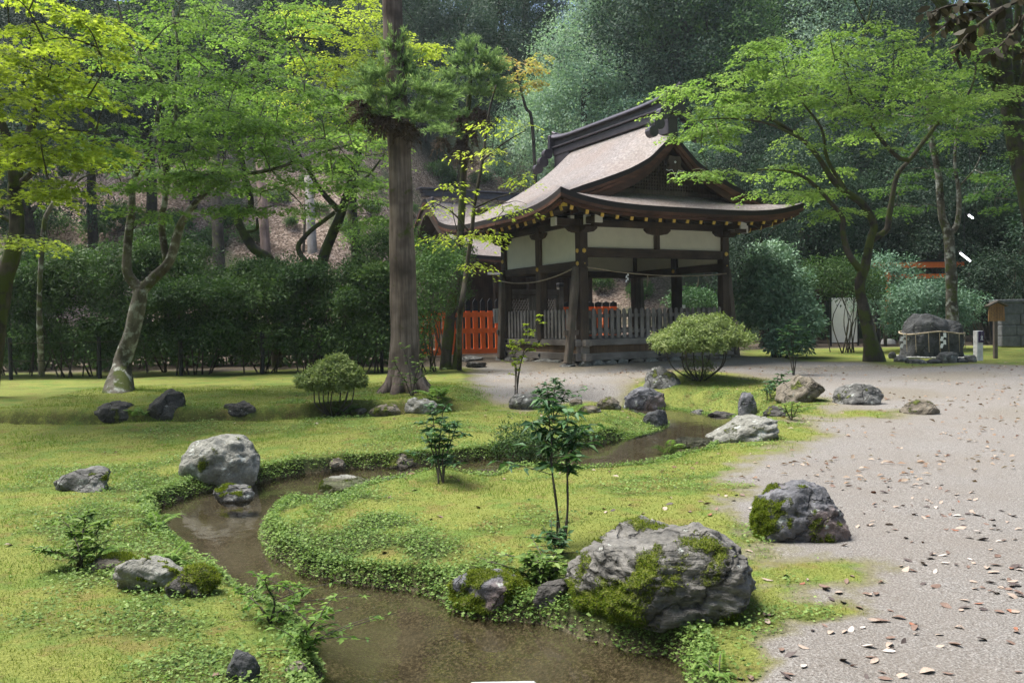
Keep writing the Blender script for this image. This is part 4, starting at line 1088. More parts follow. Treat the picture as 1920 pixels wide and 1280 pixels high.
rock('upright rounded stone standing at the right bank', 1402, 784, 36, 50, rk_blue, 67, .3, 6, .7, lean=.12)
rock('large flat sloping pale rock descending into the stream', 1402, 826, 138, 50, rk_pale, 68, .85, 7, 1.0, mtop=.25, lean=.8)
rock('flat dark edging stone left of the upright stone', 1352, 784, 54, 15, rk_dark, 69, .8, 10, .7)
rock('small grey stone at the water edge of the far bank', 1308, 778, 30, 11, rk_grey, 70, .5, 8, .8)
rock('triangular tan rock with a mossy crest beside the gravel', 1499, 754, 92, 54, rk_tan, 55, .8, 8, .8, lean=.2, mtop=.15, sub=5)
rock('broad grey rock with a moss skirt on the gravel', 1608, 758, 92, 42, rk_grey, 72, .45, 7, .8, moss=.05, sub=5)
rock('low greenish stone alone on the gravel', 1725, 777, 68, 30, rk_tan, 73, .5, 7, .8, moss=.12, mtop=.2)
rock('flat grey stone on the near bank beside a fern', 1303, 840, 78, 22, rk_grey, 74, .7, 9, .7)
rock('small dark mossy rock above the flat sloping rock', 1452, 781, 46, 22, rk_dark, 75, .7, 9, .8, moss=.2)
rock('upper flat stepping stone before the vermilion fence', 885, 677, 46, 11, rk_grey, 76, .8, 10, .8)
rock('lower flat stepping stone before the vermilion fence', 893, 690, 40, 13, rk_dark, 77, .8, 10, .8)
q = onz(943, 1273, ZW + .11)
g = Geo(); g.box((0, 0, 0), (.30, .5, .10), bev=.02); o = g.build('stone_slab', p_granite); o.location = (q[0], q[1] - .25, ZW + .06); tag(o, 'pale cut stone slab at the water in the bottom edge of the view', 'stone slab')

# sacred boulder
sb = rock('great dark rounded boulder bound with a straw rope inside a ring of stones', 1748, 671, 116, 86, rk_slate, 81, .4, 6, .75, sub=6, name='boulder', a1=.15, a3=.010, box=.62)
sbc = np.array(sb.location); SBW = 112 * sbc[1] / FPX / 2; SBH = 78 * sbc[1] / FPX
_bv = np.array([v.co[:] for v in sb.data.vertices]); ZR = .56 * _bv[:, 2].max(); _bs = _bv[np.abs(_bv[:, 2] - ZR) < .07]; _ba = np.arctan2(_bs[:, 1], _bs[:, 0]); _br = np.hypot(_bs[:, 0], _bs[:, 1])
def brad(a):
    d = np.abs((_ba - a + np.pi) % (2 * np.pi) - np.pi); return float(_br[d < .16].max()) + .022
ring = []
for a in np.linspace(0, 2 * np.pi, 33):
    ring.append(sbc + np.array([math.cos(a) * brad(a), math.sin(a) * brad(a), ZR + .035 * math.sin(a * 3 + .6)]))
rp = thing('straw_rope', 'pale straw rope tied around the great dark boulder', 'rope', sbc)
g = Geo(); g.tube([q - sbc for q in ring], .02, 7, 2); g.build('rope', p_straw, rp, smooth=True)
for i, a in enumerate(np.linspace(R(195), R(345), 8)):
    b_ = np.array([math.cos(a) * (brad(a) + .02), math.sin(a) * (brad(a) + .02), ZR]); g = Geo(); g.tube([b_, b_ + np.array([0, -.01, -.25]), b_ + np.array([.01, -.01, -.50])], [.012, .006], 5, 2); g.build('hanging_straw', p_straw, rp)
for px_, lb in ((1697, 'white folded paper streamer hanging at the left side of the roped boulder'), (1747, 'white folded paper streamer hanging at the middle of the roped boulder'), (1804, 'white folded paper streamer hanging at the right side of the roped boulder')):
    a = R({1697: 187, 1747: 268, 1804: 350}[px_]); xx, yy = math.cos(a) * (brad(a) + .035), math.sin(a) * (brad(a) + .035)
    shide('paper_streamer', lb, sbc + np.array([xx, yy, ZR]), .34, 'paper streamers on the boulder')
ringst = [(1673, 672, 16, 13, 'leftmost small'), (1689, 679, 26, 13, 'grey'), (1704, 681, 14, 9, 'very small round'), (1722, 682, 34, 10, 'long low'), (1751, 682, 32, 10, 'second long low'), (1776, 681, 40, 22, 'largest rounded'), (1801, 680, 24, 10, 'low'), (1820, 679, 24, 14, 'rightmost')]
for i, (a, b, w, h_, t_) in enumerate(ringst):
    rock(t_ + ' grey edging stone in the ring around the roped boulder', a, b, w, h_, rk_grey if i % 2 else rk_slate, 90 + i, .5, 8, .8, sub=4, name='edging_stone', group='edging stones round the roped boulder')
# white pebbles
n = 700; a = rng.uniform(0, 2 * np.pi, n); rr = np.sqrt(rng.uniform(.6, .93, n))
px_ = sbc[0] + np.cos(a) * rr * (SBW + .33); py_ = sbc[1] + np.sin(a) * rr * (SBW * .75 + .42)
Vp, Fp = ICO[3]; Vs = ICO[3][0]
bm = bmesh.new(); bmesh.ops.create_icosphere(bm, subdivisions=1, radius=1); bm.verts.index_update(); V1 = np.array([v.co[:] for v in bm.verts]); F1 = [tuple(v.index for v in f.verts) for f in bm.faces]; bm.free()
g = Geo(); zz = H(px_, py_)
for i in range(n): g.add(V1 * rng.uniform(.014, .03) * np.array([1, 1, .7]) + np.array([px_[i], py_[i], zz[i] + .03]), F1)
tag(g.build('white_pebbles', p_granite), 'bed of white pebbles around the roped boulder', 'pebbles', kind='stuff')

# marker post and notice board
q = G(1834, 676)
mk = thing('marker_post', 'short white square post with a dark purple name plate', 'marker post', q, R(8))
hh = 56 * q[1] / FPX; g = Geo(); g.box((0, 0, hh / 2 - .05), (.16, .16, hh + .1), bev=.008); g.build('post', paint_mat('worn_white_post', (.66, .64, .62), .8, .35, scale=6), mk)
g = Geo(); g.box((.015, -.095, hh * .80), (.14, .03, hh * .38), bev=.006); pl = g.build('name_plate', p_purple, mk)
g = Geo(); z = hh * .80; yq = -.113
g.box((.02, yq, z + .11), (.012, .004, .014)); g.box((.02, yq, z + .055), (.014, .004, .012))
for (a, b, w, h_) in [(0, .03, .05, .008), (0, .016, .06, .008), (-.018, -.005, .008, .034), (.018, -.005, .008, .034), (0, .002, .04, .008), (0, -.008, .04, .007), (0, -.02, .044, .008),
                      (0, -.038, .05, .008), (-.022, -.058, .009, .036), (0, -.056, .009, .034), (.022, -.058, .009, .036), (.03, -.076, .016, .008), (-.03, -.076, .012, .008)]:
    g.box((.02 + a, yq, z - .01 + b), (w, .004, h_))
g.build('lettering', p_white, pl)
q = G(1868, 672)
nb = thing('notice_board', 'wooden notice board with a little gabled roof on a square post', 'notice board', q, R(10))
u = q[1] / FPX
g = Geo(); g.box((0, .03, 35 * u), (.10, .07, 72 * u), bev=.008); g.build('post', w_brace, nb)
z0, z1 = 70 * u, 98 * u; zt = 105 * u; w0, w1 = 17.5 * u, 15.5 * u
pr = [(-w0, z0), (w0, z0), (w1, z1), (0, zt), (-w1, z1)]; g = Geo()
V = [(a, -.03, b) for a, b in pr] + [(a, .0, b) for a, b in pr]
g.add(V, [tuple(range(5)), tuple(range(9, 4, -1))] + [(j, 5 + j, 5 + (j + 1) % 5, (j + 1) % 5) for j in range(5)]); bd = g.build('board', w_board, nb)
g = Geo()
for sg_ in (-1, 1): g.bar((0, -.02, zt + .03), (sg_ * 20.5 * u, -.02, z1 + .005), .16, .035, (0, 0, 1))
g.build('roof', w_brace, nb)
g = Geo(); marks(g, -w1 * .85, w1 * .85, z0 + .06, z1 - .02, 8, -.033, rows=11, seed=9, w=.5); g.build('lettering', p_ink, bd)

# things in the dark background on the right
q = P(1583, 600, 30); q[2] = .34
ws = thing('white_banner_screen', 'pale white screen panel standing among shrubs behind the curved maple trunk', 'screen', q, R(-6))
g = Geo(); g.box((0, 0, .90), (.86, .03, 1.55)); g.build('panel', p_white, ws)
g = Geo()
for x in (-.46, .46): g.box((x, 0, .9), (.05, .06, 1.8))
g.build('frame', p_black, ws)
q = P(1665, 600, 31); q[2] = .34; u = 31 / FPX
tori = thing('vermilion_shrine_gate', 'vermilion gate with black-footed pillars half hidden in the dark shrubs', 'shrine gate', q, R(8))
WT = 125 * u
for x in (0, WT):
    g = Geo(); V, F = tube([(x, 0, .72), (x, 0, 2.9)], [.11, .10], 14, 1); g.add(V, F); o = g.build('pillar', p_orange, tori, smooth=True)
    g = Geo(); V, F = tube([(x, 0, -.1), (x, 0, .72)], [.115, .112], 14, 1); g.add(V, F); g.build('black_foot', p_black, o, smooth=True)
    g = Geo(); V, F = tube([(x, 0, -.1), (x, 0, .12), (x, 0, .2)], [.26, .24, .16], 14, 1); g.add(V, F); g.build('base_stone', p_granite, o, smooth=True)
g = Geo(); g.bar((-.3, 0, 2.42), (WT + .3, 0, 2.42), .10, .16); g.build('tie_beam', p_orange, tori)
g = Geo(); g.bar((-.55, 0, 2.83), (WT + .55, 0, 2.83), .18, .20); g.build('lintel', p_orange, tori)
g = Geo(); g.bar((-.6, 0, 2.965), (WT + .6, 0, 2.965), .26, .06); g.build('black_capping', p_black, tori)
q = P(1645, 600, 29); q[2] = .34
g = Geo(); g.box((0, 0, .5), (.12, .12, 1.0), bev=.01); g.box((0, 0, 1.02), (.14, .14, .05), bev=.01); o = g.build('black_bollard', p_black); o.location = q; tag(o, 'thin black post beside the vermilion gate pillar', 'post')
q = P(1925, 600, 27); q[2] = .34
g = Geo()
for r_ in range(4):
    x = -.9
    while x < 1.6:
        w = random.uniform(.4, .7); g.box((x + w / 2, random.uniform(-.02, .02), .17 + r_ * .34), (w - .012, .4, .33), bev=.02); x += w
g.box((.3, 0, 1.42), (2.7, .5, .10), bev=.015)
o = g.build('stone_wall', paint_mat('dark_wall_stone', (.13, .135, .14), .85, .35, scale=8)); o.location = q; tag(o, 'low dark stone wall behind the notice board', 'wall')
m_lamp, nt, b = newmat('lamp_glow'); b.inputs['Emission Color'].default_value = (.95, .97, 1, 1); b.inputs['Emission Strength'].default_value = 3.0
for (pa, pb, lb) in (((1801, 475), (1819, 489), 'glowing white lamp tube slanting in the dark trees beside the thin trunk'), ((1817, 404), (1824, 409), 'small glowing white lamp high in the dark trees')):
    a = P(pa[0], pa[1], 27); b_ = P(pb[0], pb[1], 27.2); c = (a + b_) / 2
    t_ = thing('tube_lamp', lb, 'lamp', c)
    g = Geo(); g.tube([a - c, (b_ - a) * .5 + a - c, b_ - c], [.028, .028, .028], 8, 1); g.build('tube', m_lamp, t_)
    g = Geo(); g.bar(a - c + [0, .05, .06], b_ - c + [0, .05, .06], .10, .03); g.build('housing', p_iron, t_)
    g = Geo(); g.tube([[0, .05, .07], [0, .05, 2.5]], .008, 5, 1); g.build('hanger', p_iron, t_)

# ================================================================== TREES
def pads_to_leaves(pads, heads, rad, per, leaf, droop, spread=100, nt_=8, thick=.02):
    n = len(pads); pads = np.array(pads); heads = np.array(heads); rad = np.array(rad)
    nl = max(3, per // nt_)
    a0 = np.arctan2(heads[:, 1], heads[:, 0])
    off = np.linspace(-spread, spread, nt_)
    A_ = a0[:, None] + np.radians(off)[None] + rng.normal(0, .16, (n, nt_))
    Lt = rad[:, None] * (.75 + .45 * np.cos(np.radians(off))[None]) * rng.uniform(.75, 1.15, (n, nt_))
    u = np.sqrt(rng.uniform(.02, 1, (n, nt_, nl)))
    base = pads - np.stack([np.cos(a0), np.sin(a0), 0 * a0], -1) * (rad * .45)[:, None]
    d = np.stack([np.cos(A_), np.sin(A_), np.zeros_like(A_)], -1)
    tilt = rng.normal(.0, .10, (n, nt_)) + np.clip(heads[:, 2], -.3, .3)[:, None] * .3
    pos = base[:, None, None] + d[:, :, None] * (u * Lt[..., None])[..., None]
    pos[..., 2] += u * Lt[..., None] * tilt[..., None] - droop * u ** 2 * Lt[..., None] + rng.normal(0, thick, u.shape)
    side = rng.choice([-1, 1], u.shape); lat = side * rng.uniform(.01, .10, u.shape) * (1.1 - u * .6) * (rad[:, None, None] / .5)
    perp = np.stack([-np.sin(A_), np.cos(A_), np.zeros_like(A_)], -1)
    pos = pos + perp[:, :, None] * lat[..., None]
    ha = A_[..., None] + side * rng.uniform(.3, 1.2, u.shape)
    hd = np.stack([np.cos(ha), np.sin(ha), -rng.uniform(.05, .55, u.shape)], -1)
    nm = np.stack([rng.normal(0, .35, u.shape), rng.normal(0, .35, u.shape), np.ones(u.shape)], -1)
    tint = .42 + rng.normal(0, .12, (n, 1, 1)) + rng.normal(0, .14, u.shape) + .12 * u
    N = pos.reshape(-1, 3).shape[0]
    L = leaf * rng.uniform(.7, 1.25, N)
    return pos.reshape(-1, 3), hd.reshape(-1, 3), nm.reshape(-1, 3), L, tint.reshape(-1)
def grow(limbs, blobs, twig_r=.012, seed=0, lift_=.25, layer=.5, airy=.58):
    """limbs: [(pts, radii)], blobs: [(centre, radii, n)] -> wood Geo, pads, headings"""
    r = np.random.default_rng(seed); g = Geo(); nodes = []
    for pts, rad in limbs:
        rad = list(np.linspace(rad[0], rad[1], len(pts))) if len(rad) == 2 else rad
        g.tube(pts, rad, 9, 5, .22)
        p, _ = catmull(pts, rad, 5); nodes += [q for q in p[len(p) // 4:]]
    cents = []
    for c, rr, n in blobs:
        n = max(3, int(n * airy)); c = np.array(c); k = 0; tries = 0; mine = []
        while k < n and tries < n * 30:
            v = r.normal(size=3); v = v / np.linalg.norm(v) * r.uniform(.15, 1) ** (1 / 3.); q = c + v * np.array(rr); tries += 1
            dmin = .55 * (rr[0] * rr[1] * rr[2] / max(n, 1)) ** (1 / 3.)
            if mine and min(np.sum((np.array(mine) - q) ** 2, 1)) < dmin ** 2: continue
            mine.append(q); k += 1
        if layer:
            for q in mine: q[2] = (round(q[2] / layer) * layer) + .10 * (q[0] - c[0]) * .3 + r.normal(0, .05)
        cents += mine
    cents = np.array(cents); nodes = np.array(nodes)
    d0 = np.array([np.min(np.sum((nodes - c) ** 2, 1)) for c in cents]); order = np.argsort(d0)
    pads = []; heads = []
    nl = list(nodes)
    for i in order:
        c = cents[i]; na = np.array(nl); v = c - na
        cost = np.sum(v ** 2, 1) + .8 * np.maximum(0, na[:, 2] - c[2]) ** 2; j = int(np.argmin(cost)); s = na[j]
        L = np.linalg.norm(c - s)
        if L < .02: continue
        mid = (s + c) / 2 + np.array([r.normal(0, .07) * L, r.normal(0, .07) * L, lift_ * .4 * L + r.normal(0, .03) * L])
        mid2 = mid * .5 + c * .5 + np.array([r.normal(0, .04) * L, r.normal(0, .04) * L, .04 * L])
        rad0 = min(.05, twig_r * (.7 + .55 * L)); g.tube([s, mid, mid2, c], [rad0, rad0 * .75, rad0 * .55, rad0 * .3], 5, 3, cap=False)
        nl += [mid, mid2, c]
        hd = c - mid; hd = hd / (np.linalg.norm(hd) + 1e-6)
        pads.append(c); heads.append(hd)
    return g, pads, heads
def maple(name, label, cat, root, limbs, blobs, lmat, bmat, leaf=.06, per=150, padr=.55, droop=.2, shape='kite', seed=1, group=None, wid=.8, twig=.012, tshift=0.0, flare=None):
    t = thing(name, label, cat, root, 0, group); ro = np.array(root, float)
    g, pads, heads = grow([([np.array(q) for q in pts], rad) for pts, rad in limbs], blobs, twig, seed)
    if flare:
        g.tube([ro + np.array([0, 0, -.15]), ro + np.array([0, 0, .05]), ro + np.array(flare[1])], [flare[0] * 1.9, flare[0] * 1.35, flare[0]], 10, 4, .3)
    g.v = [v - ro for v in g.v]
    g.build('trunk', bmat, t, smooth=True)
    rad = padr * np.random.default_rng(seed + 5).uniform(.7, 1.3, len(pads))
    pos, hd, nm, L, tint = pads_to_leaves(pads, heads, rad, per, leaf, droop)
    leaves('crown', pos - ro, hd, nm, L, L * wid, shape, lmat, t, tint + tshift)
    return t
def px(lst, D): return [P(q[0], q[1], q[2] if len(q) > 2 else D) for q in lst]
def blob(x, y, D, rx, ry, rz, n): return (P(x, y, D), (rx, ry, rz), n)

# --- forked maple on the left moss strip
r0 = G(213, 738)
maple('maple_tree', 'forked maple with pale lichened trunk rising from the left moss strip', 'maple tree', r0,
      [([r0 - [0, 0, .45]] + px([(228, 690), (246, 630), (258, 575), (266, 542)], 16.1), [.36, .165, .15, .145, .14]),
       (px([(266, 545), (250, 528), (238, 505), (240, 455), (247, 393), (250, 340), (268, 308), (300, 270)], 16.1), [.11, .03]),
       (px([(266, 545), (292, 518), (319, 486), (340, 420), (362, 385), (395, 350)], 16.1), [.12, .04]),
       (px([(312, 490), (303, 414), (309, 380), (313, 316), (315, 262), (330, 217), (326, 176), (335, 110), (325, 20)], 16.2), [.065, .022]),
       (px([(313, 330), (297, 250), (296, 210), (306, 157), (270, 110), (240, 75), (215, -20)], 16.3), [.05, .018]),
       (px([(395, 350), (450, 330), (520, 315), (590, 290), (660, 270)], 15.6), [.045, .015])],
      [blob(380, 90, 15.6, 2.3, 1.8, 1.3, 70), blob(250, 130, 15.8, 1.4, 1.6, .9, 34), blob(420, 280, 15.4, 1.5, 1.3, .8, 44), blob(230, 290, 15.3, 1.0, 1.0, .35, 18), blob(560, 250, 15.5, 1.6, 1.3, .7, 44), blob(640, 330, 15.6, .7, .8, .4, 14), blob(500, 370, 15.3, .9, .9, .3, 14), blob(330, 340, 15.0, .8, .8, .4, 20), blob(420, 350, 15.0, .8, .8, .4, 20), blob(250, 360, 15.2, .5, .6, .2, 8), blob(380, 200, 15.3, 1.3, 1.2, .6, 30)],
      m_maple, b_maple, .062, 190, .56, seed=3, tshift=.06)
# --- left edge maple, bright foliage reaching into the frame
r1 = G(-30, 745)
maple('maple_tree', 'maple at the far left edge with bright yellow-green tiers and dark curved trunk', 'maple tree', r1,
      [([r1 - [0, 0, .45]] + px([(-12, 640), (5, 540), (25, 470), (32, 415), (28, 350), (45, 280), (70, 200), (85, 100)], 15.0), [.20, .17, .15, .14, .12, .10, .08, .06, .04]),
       (px([(36, 348), (60, 325), (95, 300), (150, 250)], 14.8), [.06, .02]),
       (px([(28, 420), (0, 405), (-60, 400)], 15), [.05, .02]),
       (px([(28, 350), (10, 250), (-40, 120), (-60, 0)], 13.5), [.08, .03])],
      [blob(50, 60, 11.5, 1.2, 1.2, .75, 44), blob(110, 120, 11.8, .8, .9, .5, 22), blob(80, 240, 11.8, 1.0, 1.0, .45, 30), blob(60, 330, 12.5, 1.1, .9, .45, 20), blob(-60, 180, 12.5, 1.0, 1.2, 1.2, 24), blob(40, 430, 14.2, .6, .7, .3, 8), blob(160, 310, 12.6, .5, .6, .2, 8), blob(-200, -100, 14, 2.4, 2.4, 1.4, 40), (np.array([-10.5, 14.5, 9.0]), (2.4, 2.0, .7), 70), (np.array([-7.5, 14.0, 9.2]), (2.2, 1.8, .6), 60), (np.array([-5.2, 15.0, 9.4]), (1.8, 1.8, .6), 40)],  # highest tiers are unseen, added overhead to shade the moss strip
      m_maple_y, b_mapledark, .068, 170, .50, shape='star', seed=4, wid=.95, droop=.3)
# --- thin leaning tree left
r2 = P(78, 690, 21.0); r2[2] = .3
maple('slender_tree', 'slender bare-stemmed tree leaning right above the left shrubs', 'tree', r2,
      [([r2] + px([(74, 560), (82, 430), (92, 395), (120, 355), (140, 330), (155, 300)], 20.6), [.07, .03]), (px([(138, 345), (165, 328), (210, 323), (250, 325)], 20.4), [.03, .012])],
      [blob(190, 270, 20.5, 1.2, 1.0, .35, 16), blob(300, 300, 19.5, .9, .8, .25, 12)], m_maple_d, b_maple, .07, 150, .55, seed=5)
# --- trunks behind the hedge, second layer
r3 = P(590, 690, 22.8); r3[2] = .32
maple('maple_tree', 'mossy dark maple with a forked crooked trunk behind the hedge left of the cedar', 'maple tree', r3,
      [([r3] + px([(598, 560), (608, 480), (635, 412), (650, 364), (664, 307), (672, 250)], 22.6), [.18, .16, .14, .12, .09, .06, .03]),
       (px([(635, 395), (601, 356), (570, 305), (548, 265)], 22.6), [.08, .02]),
       (px([(603, 520), (560, 470), (575, 440), (610, 412), (628, 398)], 22.3), [.07, .05]),
       (px([(650, 364), (690, 330), (720, 290)], 22.2), [.05, .02])],
      [blob(620, 330, 22.0, 1.5, 1.2, .7, 36), blob(680, 300, 21.8, 1.1, 1.1, .7, 26), blob(560, 280, 22, 1.3, 1.2, .6, 26), blob(690, 390, 21.4, .7, .8, .5, 14), blob(600, 210, 22.5, 1.6, 1.3, .8, 34)],
      m_maple, b_mapledark, .072, 170, .62, seed=6, tshift=.12)
r4 = P(520, 690, 23.2); r4[2] = .32
maple('maple_tree', 'maple with a mossy trunk curling sideways behind the hedge', 'maple tree', r4,
      [([r4] + px([(516, 560), (508, 490), (478, 468), (455, 435), (447, 410), (462, 396), (470, 375), (452, 300), (450, 232), (469, 176), (491, 105), (493, 37), (525, -30)], 23), [.15, .14, .13, .12, .11, .10, .10, .09, .09, .09, .09, .085, .07, .05]),
       (px([(460, 185), (430, 140), (410, 90), (380, 60)], 23), [.045, .018]), (px([(455, 435), (480, 430), (482, 408)], 23), [.05, .03]),
       (px([(490, 105), (530, 75), (580, 72), (640, 85)], 22.6), [.04, .012])],
      [blob(470, 60, 22.5, 2.4, 1.5, 1.1, 56), blob(400, 200, 22.6, 1.7, 1.3, .9, 34), blob(520, 190, 22.3, 1.5, 1.3, .8, 30), blob(430, 330, 22.5, 1.0, 1.0, .4, 14), blob(330, 60, 23, 1.6, 1.4, 1.0, 26), blob(250, -160, 22, 2.6, 2.4, 1.2, 50)],  # last tier is unseen, added above the view to darken the hedge
      m_maple, b_mapledark, .072, 170, .64, seed=7, tshift=.02)
# --- glowing canopy behind the cedar
r5 = P(665, 640, 29.5); r5[2] = float(hillz(r5[0], r5[1]))
maple('maple_tree', 'sunlit yellow maple canopy glowing behind the big cedar trunk', 'maple tree', r5,
      [([r5] + px([(668, 480), (660, 380), (672, 280), (690, 190), (700, 110), (705, 40)], 28), [.20, .17, .15, .12, .09, .06, .03]), (px([(672, 280), (640, 210), (610, 150), (590, 90)], 27.6), [.08, .02])],
      [blob(640, 90, 27, 1.9, 1.4, .9, 50), blob(755, 85, 27, 1.1, 1.1, .6, 30), blob(620, 180, 26.6, 1.9, 1.3, .9, 46), blob(700, 170, 27, 1.3, 1.2, .9, 36), blob(620, 20, 27.5, 1.8, 1.2, .7, 34), blob(675, 235, 26.6, 1.0, 1.0, .5, 20)],
      m_maple_y, b_dark, .085, 170, .72, seed=8, tshift=.1)
# --- right maple
r6 = G(1645, 677); d6 = r6[1]
maple('maple_tree', 'wide maple with a sinuous mossy trunk spreading its tiers over the pavilion gable', 'maple tree', r6,
      [([r6 - [0, 0, .45]] + px([(1632, 640), (1622, 590), (1612, 535), (1622, 497), (1632, 448), (1638, 421), (1618, 384), (1590, 362), (1560, 335), (1534, 294), (1505, 262), (1452, 227), (1399, 202), (1371, 181), (1362, 150)], d6 - .3), [.40, .18, .148, .13, .12, .10, .095, .09, .08, .07, .062, .055, .045, .035, .025, .016]),
       (px([(1613, 505), (1590, 474), (1580, 431), (1580, 408), (1557, 379), (1514, 336), (1470, 320), (1420, 318)], d6 - .8), [.09, .02]),
       (px([(1634, 450), (1662, 431), (1668, 398), (1681, 333), (1704, 301), (1746, 248), (1760, 230), (1806, 191), (1828, 142), (1830, 90)], d6 - .2), [.085, .02]),
       (px([(1704, 301), (1682, 294), (1647, 255), (1612, 209), (1559, 191), (1470, 170)], d6 - .8), [.06, .018]),
       (px([(1590, 362), (1552, 300), (1540, 240), (1500, 180), (1520, 120)], d6 - 1.2), [.05, .015]),
       (px([(1612, 209), (1590, 160), (1578, 110)], d6 - .8), [.035, .012]),
       (px([(1505, 262), (1440, 232), (1360, 222), (1300, 228)], d6 - 2.2), [.035, .01])],
      [blob(1400, 170, d6 - 2.6, 1.5, 1.3, .8, 52), blob(1310, 225, d6 - 3.2, .8, .9, .25, 18), blob(1285, 170, d6 - 2.8, .5, .7, .35, 10), blob(1500, 120, d6 - 1.8, 1.7, 1.4, .8, 56), blob(1620, 110, d6 - 1.2, 1.5, 1.5, .8, 44), blob(1560, 210, d6 - 1.8, 1.5, 1.4, .8, 40), blob(1680, 200, d6 - 1.0, 1.3, 1.4, .9, 34),
       blob(1790, 130, d6 - .8, 1.6, 1.5, 1.0, 40), blob(1850, 220, d6, 1.3, 1.3, .9, 26), blob(1340, 308, d6 - 3.8, .62, .5, .14, 9), blob(1460, 330, d6 - .6, .8, .8, .4, 16), blob(1540, 350, d6 - .4, .8, .9, .5, 16), blob(1560, 400, d6 - .6, .6, .7, .25, 8), (np.array([5.5, 18.5, 10.0]), (2.2, 2.0, .6), 44), (np.array([8.5, 20.0, 10.3]), (2.2, 2.0, .6), 40)],  # final two tiers are unseen, added overhead to shade the ground at right
      m_maple, b_mapledark, .070, 190, .60, seed=9, tshift=.24)
# --- tree behind the roped boulder
r7 = G(1788, 640); r7 = P(1788, 655, 25.0); r7[2] = .34
maple('tall_tree', 'straight grey-barked tree rising right behind the roped boulder', 'tree', r7,
      [([r7] + px([(1785, 590), (1782, 500), (1778, 440), (1765, 400), (1760, 330), (1745, 250), (1740, 150)], 25), [.20, .165, .15, .14, .11, .10, .08, .05]),
       (px([(1780, 440), (1795, 418), (1798, 360), (1790, 300), (1800, 200)], 25), [.10, .03]),
       (px([(1798, 350), (1825, 320), (1840, 290)], 25), [.03, .012])],
      [blob(1760, 200, 24.5, 2.0, 1.6, 1.1, 40), blob(1860, 120, 24.5, 1.8, 1.6, 1.2, 36), blob(1700, 350, 25, 1.2, 1.2, .8, 18), blob(1870, 330, 25.5, 1.4, 1.3, .9, 22)],
      m_maple_d, b_maple, .075, 160, .66, seed=10)
# --- young bright tree with the slim cedar
r8 = G(852, 694)
maple('young_tree', 'slender young tree with drooping lime-green leaf sprays against the slim cedar', 'tree', r8 + np.array([.12, .1, 0]),
      [([r8 + np.array([.12, .1, 0])] + px([(862, 600), (873, 520), (884, 440), (890, 380), (905, 300), (915, 220), (930, 160)], 16.4), [.06, .015]),
       (px([(884, 440), (850, 400), (815, 380)], 16), [.02, .008]), (px([(890, 390), (930, 372), (970, 360)], 16), [.02, .008]), (px([(905, 300), (950, 265), (985, 245)], 16), [.02, .008])],
      [blob(940, 250, 15.8, .55, .6, .2, 12), blob(900, 300, 15.8, .45, .6, .2, 10), blob(960, 365, 15.6, .5, .6, .15, 9), blob(860, 370, 15.6, .6, .6, .15, 10), blob(900, 410, 15.6, .7, .6, .2, 14), blob(905, 450, 15.5, .5, .6, .15, 8), blob(890, 500, 15.8, .3, .5, .2, 6), blob(820, 440, 15.8, .35, .5, .2, 5)],
      m_maple_y, b_dark, .085, 34, .36, seed=11, droop=.4, wid=.42, shape='fold', twig=.008)
r9 = P(1010, 340, 36); r9[2] = float(hillz(r9[0], r9[1]))
maple('turning_tree', 'young tree on the slope with orange-tinged turning leaves between cedar and pavilion roof', 'tree', r9,
      [([r9] + px([(1000, 260), (985, 200), (965, 130), (950, 90)], 35.5), [.09, .02])], [blob(975, 145, 35, 1.1, .9, .45, 16), blob(1000, 120, 35, .6, .7, .3, 8), blob(950, 110, 35, .5, .6, .3, 7)], m_autumn, b_dark, .12, 90, .6, seed=12, droop=.4)

# --- cedars with tufted sprouting
def needle_tufts(cent, n_tw, ln, r_, up=.3):
    """twigs from centres; returns leaf arrays"""
    P_, H_, N_2 = [], [], []
    for c, k, ax in cent:
        for _ in range(k):
            d = r_.normal(size=3); d[2] = abs(d[2]) * .6 + up; d = d / np.linalg.norm(d); d = d * .75 + np.array(ax) * .6; d /= np.linalg.norm(d)
            L = ln * r_.uniform(.5, 1.2); m_ = n_tw
            u = r_.uniform(.1, 1, m_); s = np.array(c)
            pos = s + d * (u * L)[:, None] + np.array([0, 0, -.25]) * (u ** 2 * L)[:, None]
            hd = d * .9 + r_.normal(0, .45, (m_, 3)); P_.append(pos); H_.append(hd); N_2.append(r_.normal(size=(m_, 3)))
    return np.concatenate(P_), np.concatenate(H_), np.concatenate(N_2)
rc = G(757, 736); Dc = rc[1] + .25
ced = thing('cedar_tree', 'big straight cedar with flared base and a ring of sprouting foliage high on the trunk', 'cedar tree', rc)
g = Geo(); pts = [rc + np.array([0, .25, -.2]), rc + np.array([0, .25, .06])] + px([(757, 690), (759, 640), (757, 560), (753, 420), (748, 270), (741, 130), (735, 0), (728, -160), (722, -300)], Dc)
V, F = tube([p - rc for p in pts], [.37, .32, .262, .238, .232, .205, .190, .178, .168, .15, .13], 28, 6, .10); g.add(V, F)
g.build('trunk', b_cedar, ced, smooth=True)
g = Geo()
for a in (-2.6, -1.9, -1.2, -.5, .3, 2.9):
    e = np.array([math.cos(a), math.sin(a), 0]); b0 = np.array([0, .25, 0])
    g.tube([b0 + e * .18 + [0, 0, .5], b0 + e * .26 + [0, 0, .18], b0 + e * .42 + [0, 0, -.02], b0 + e * .62 + [0, 0, -.12]], [.05, .10, .09, .04], 8, 3, .3)
g.build('root_flare', b_cedar, ced, smooth=True)
rr_ = np.random.default_rng(50); cent = []
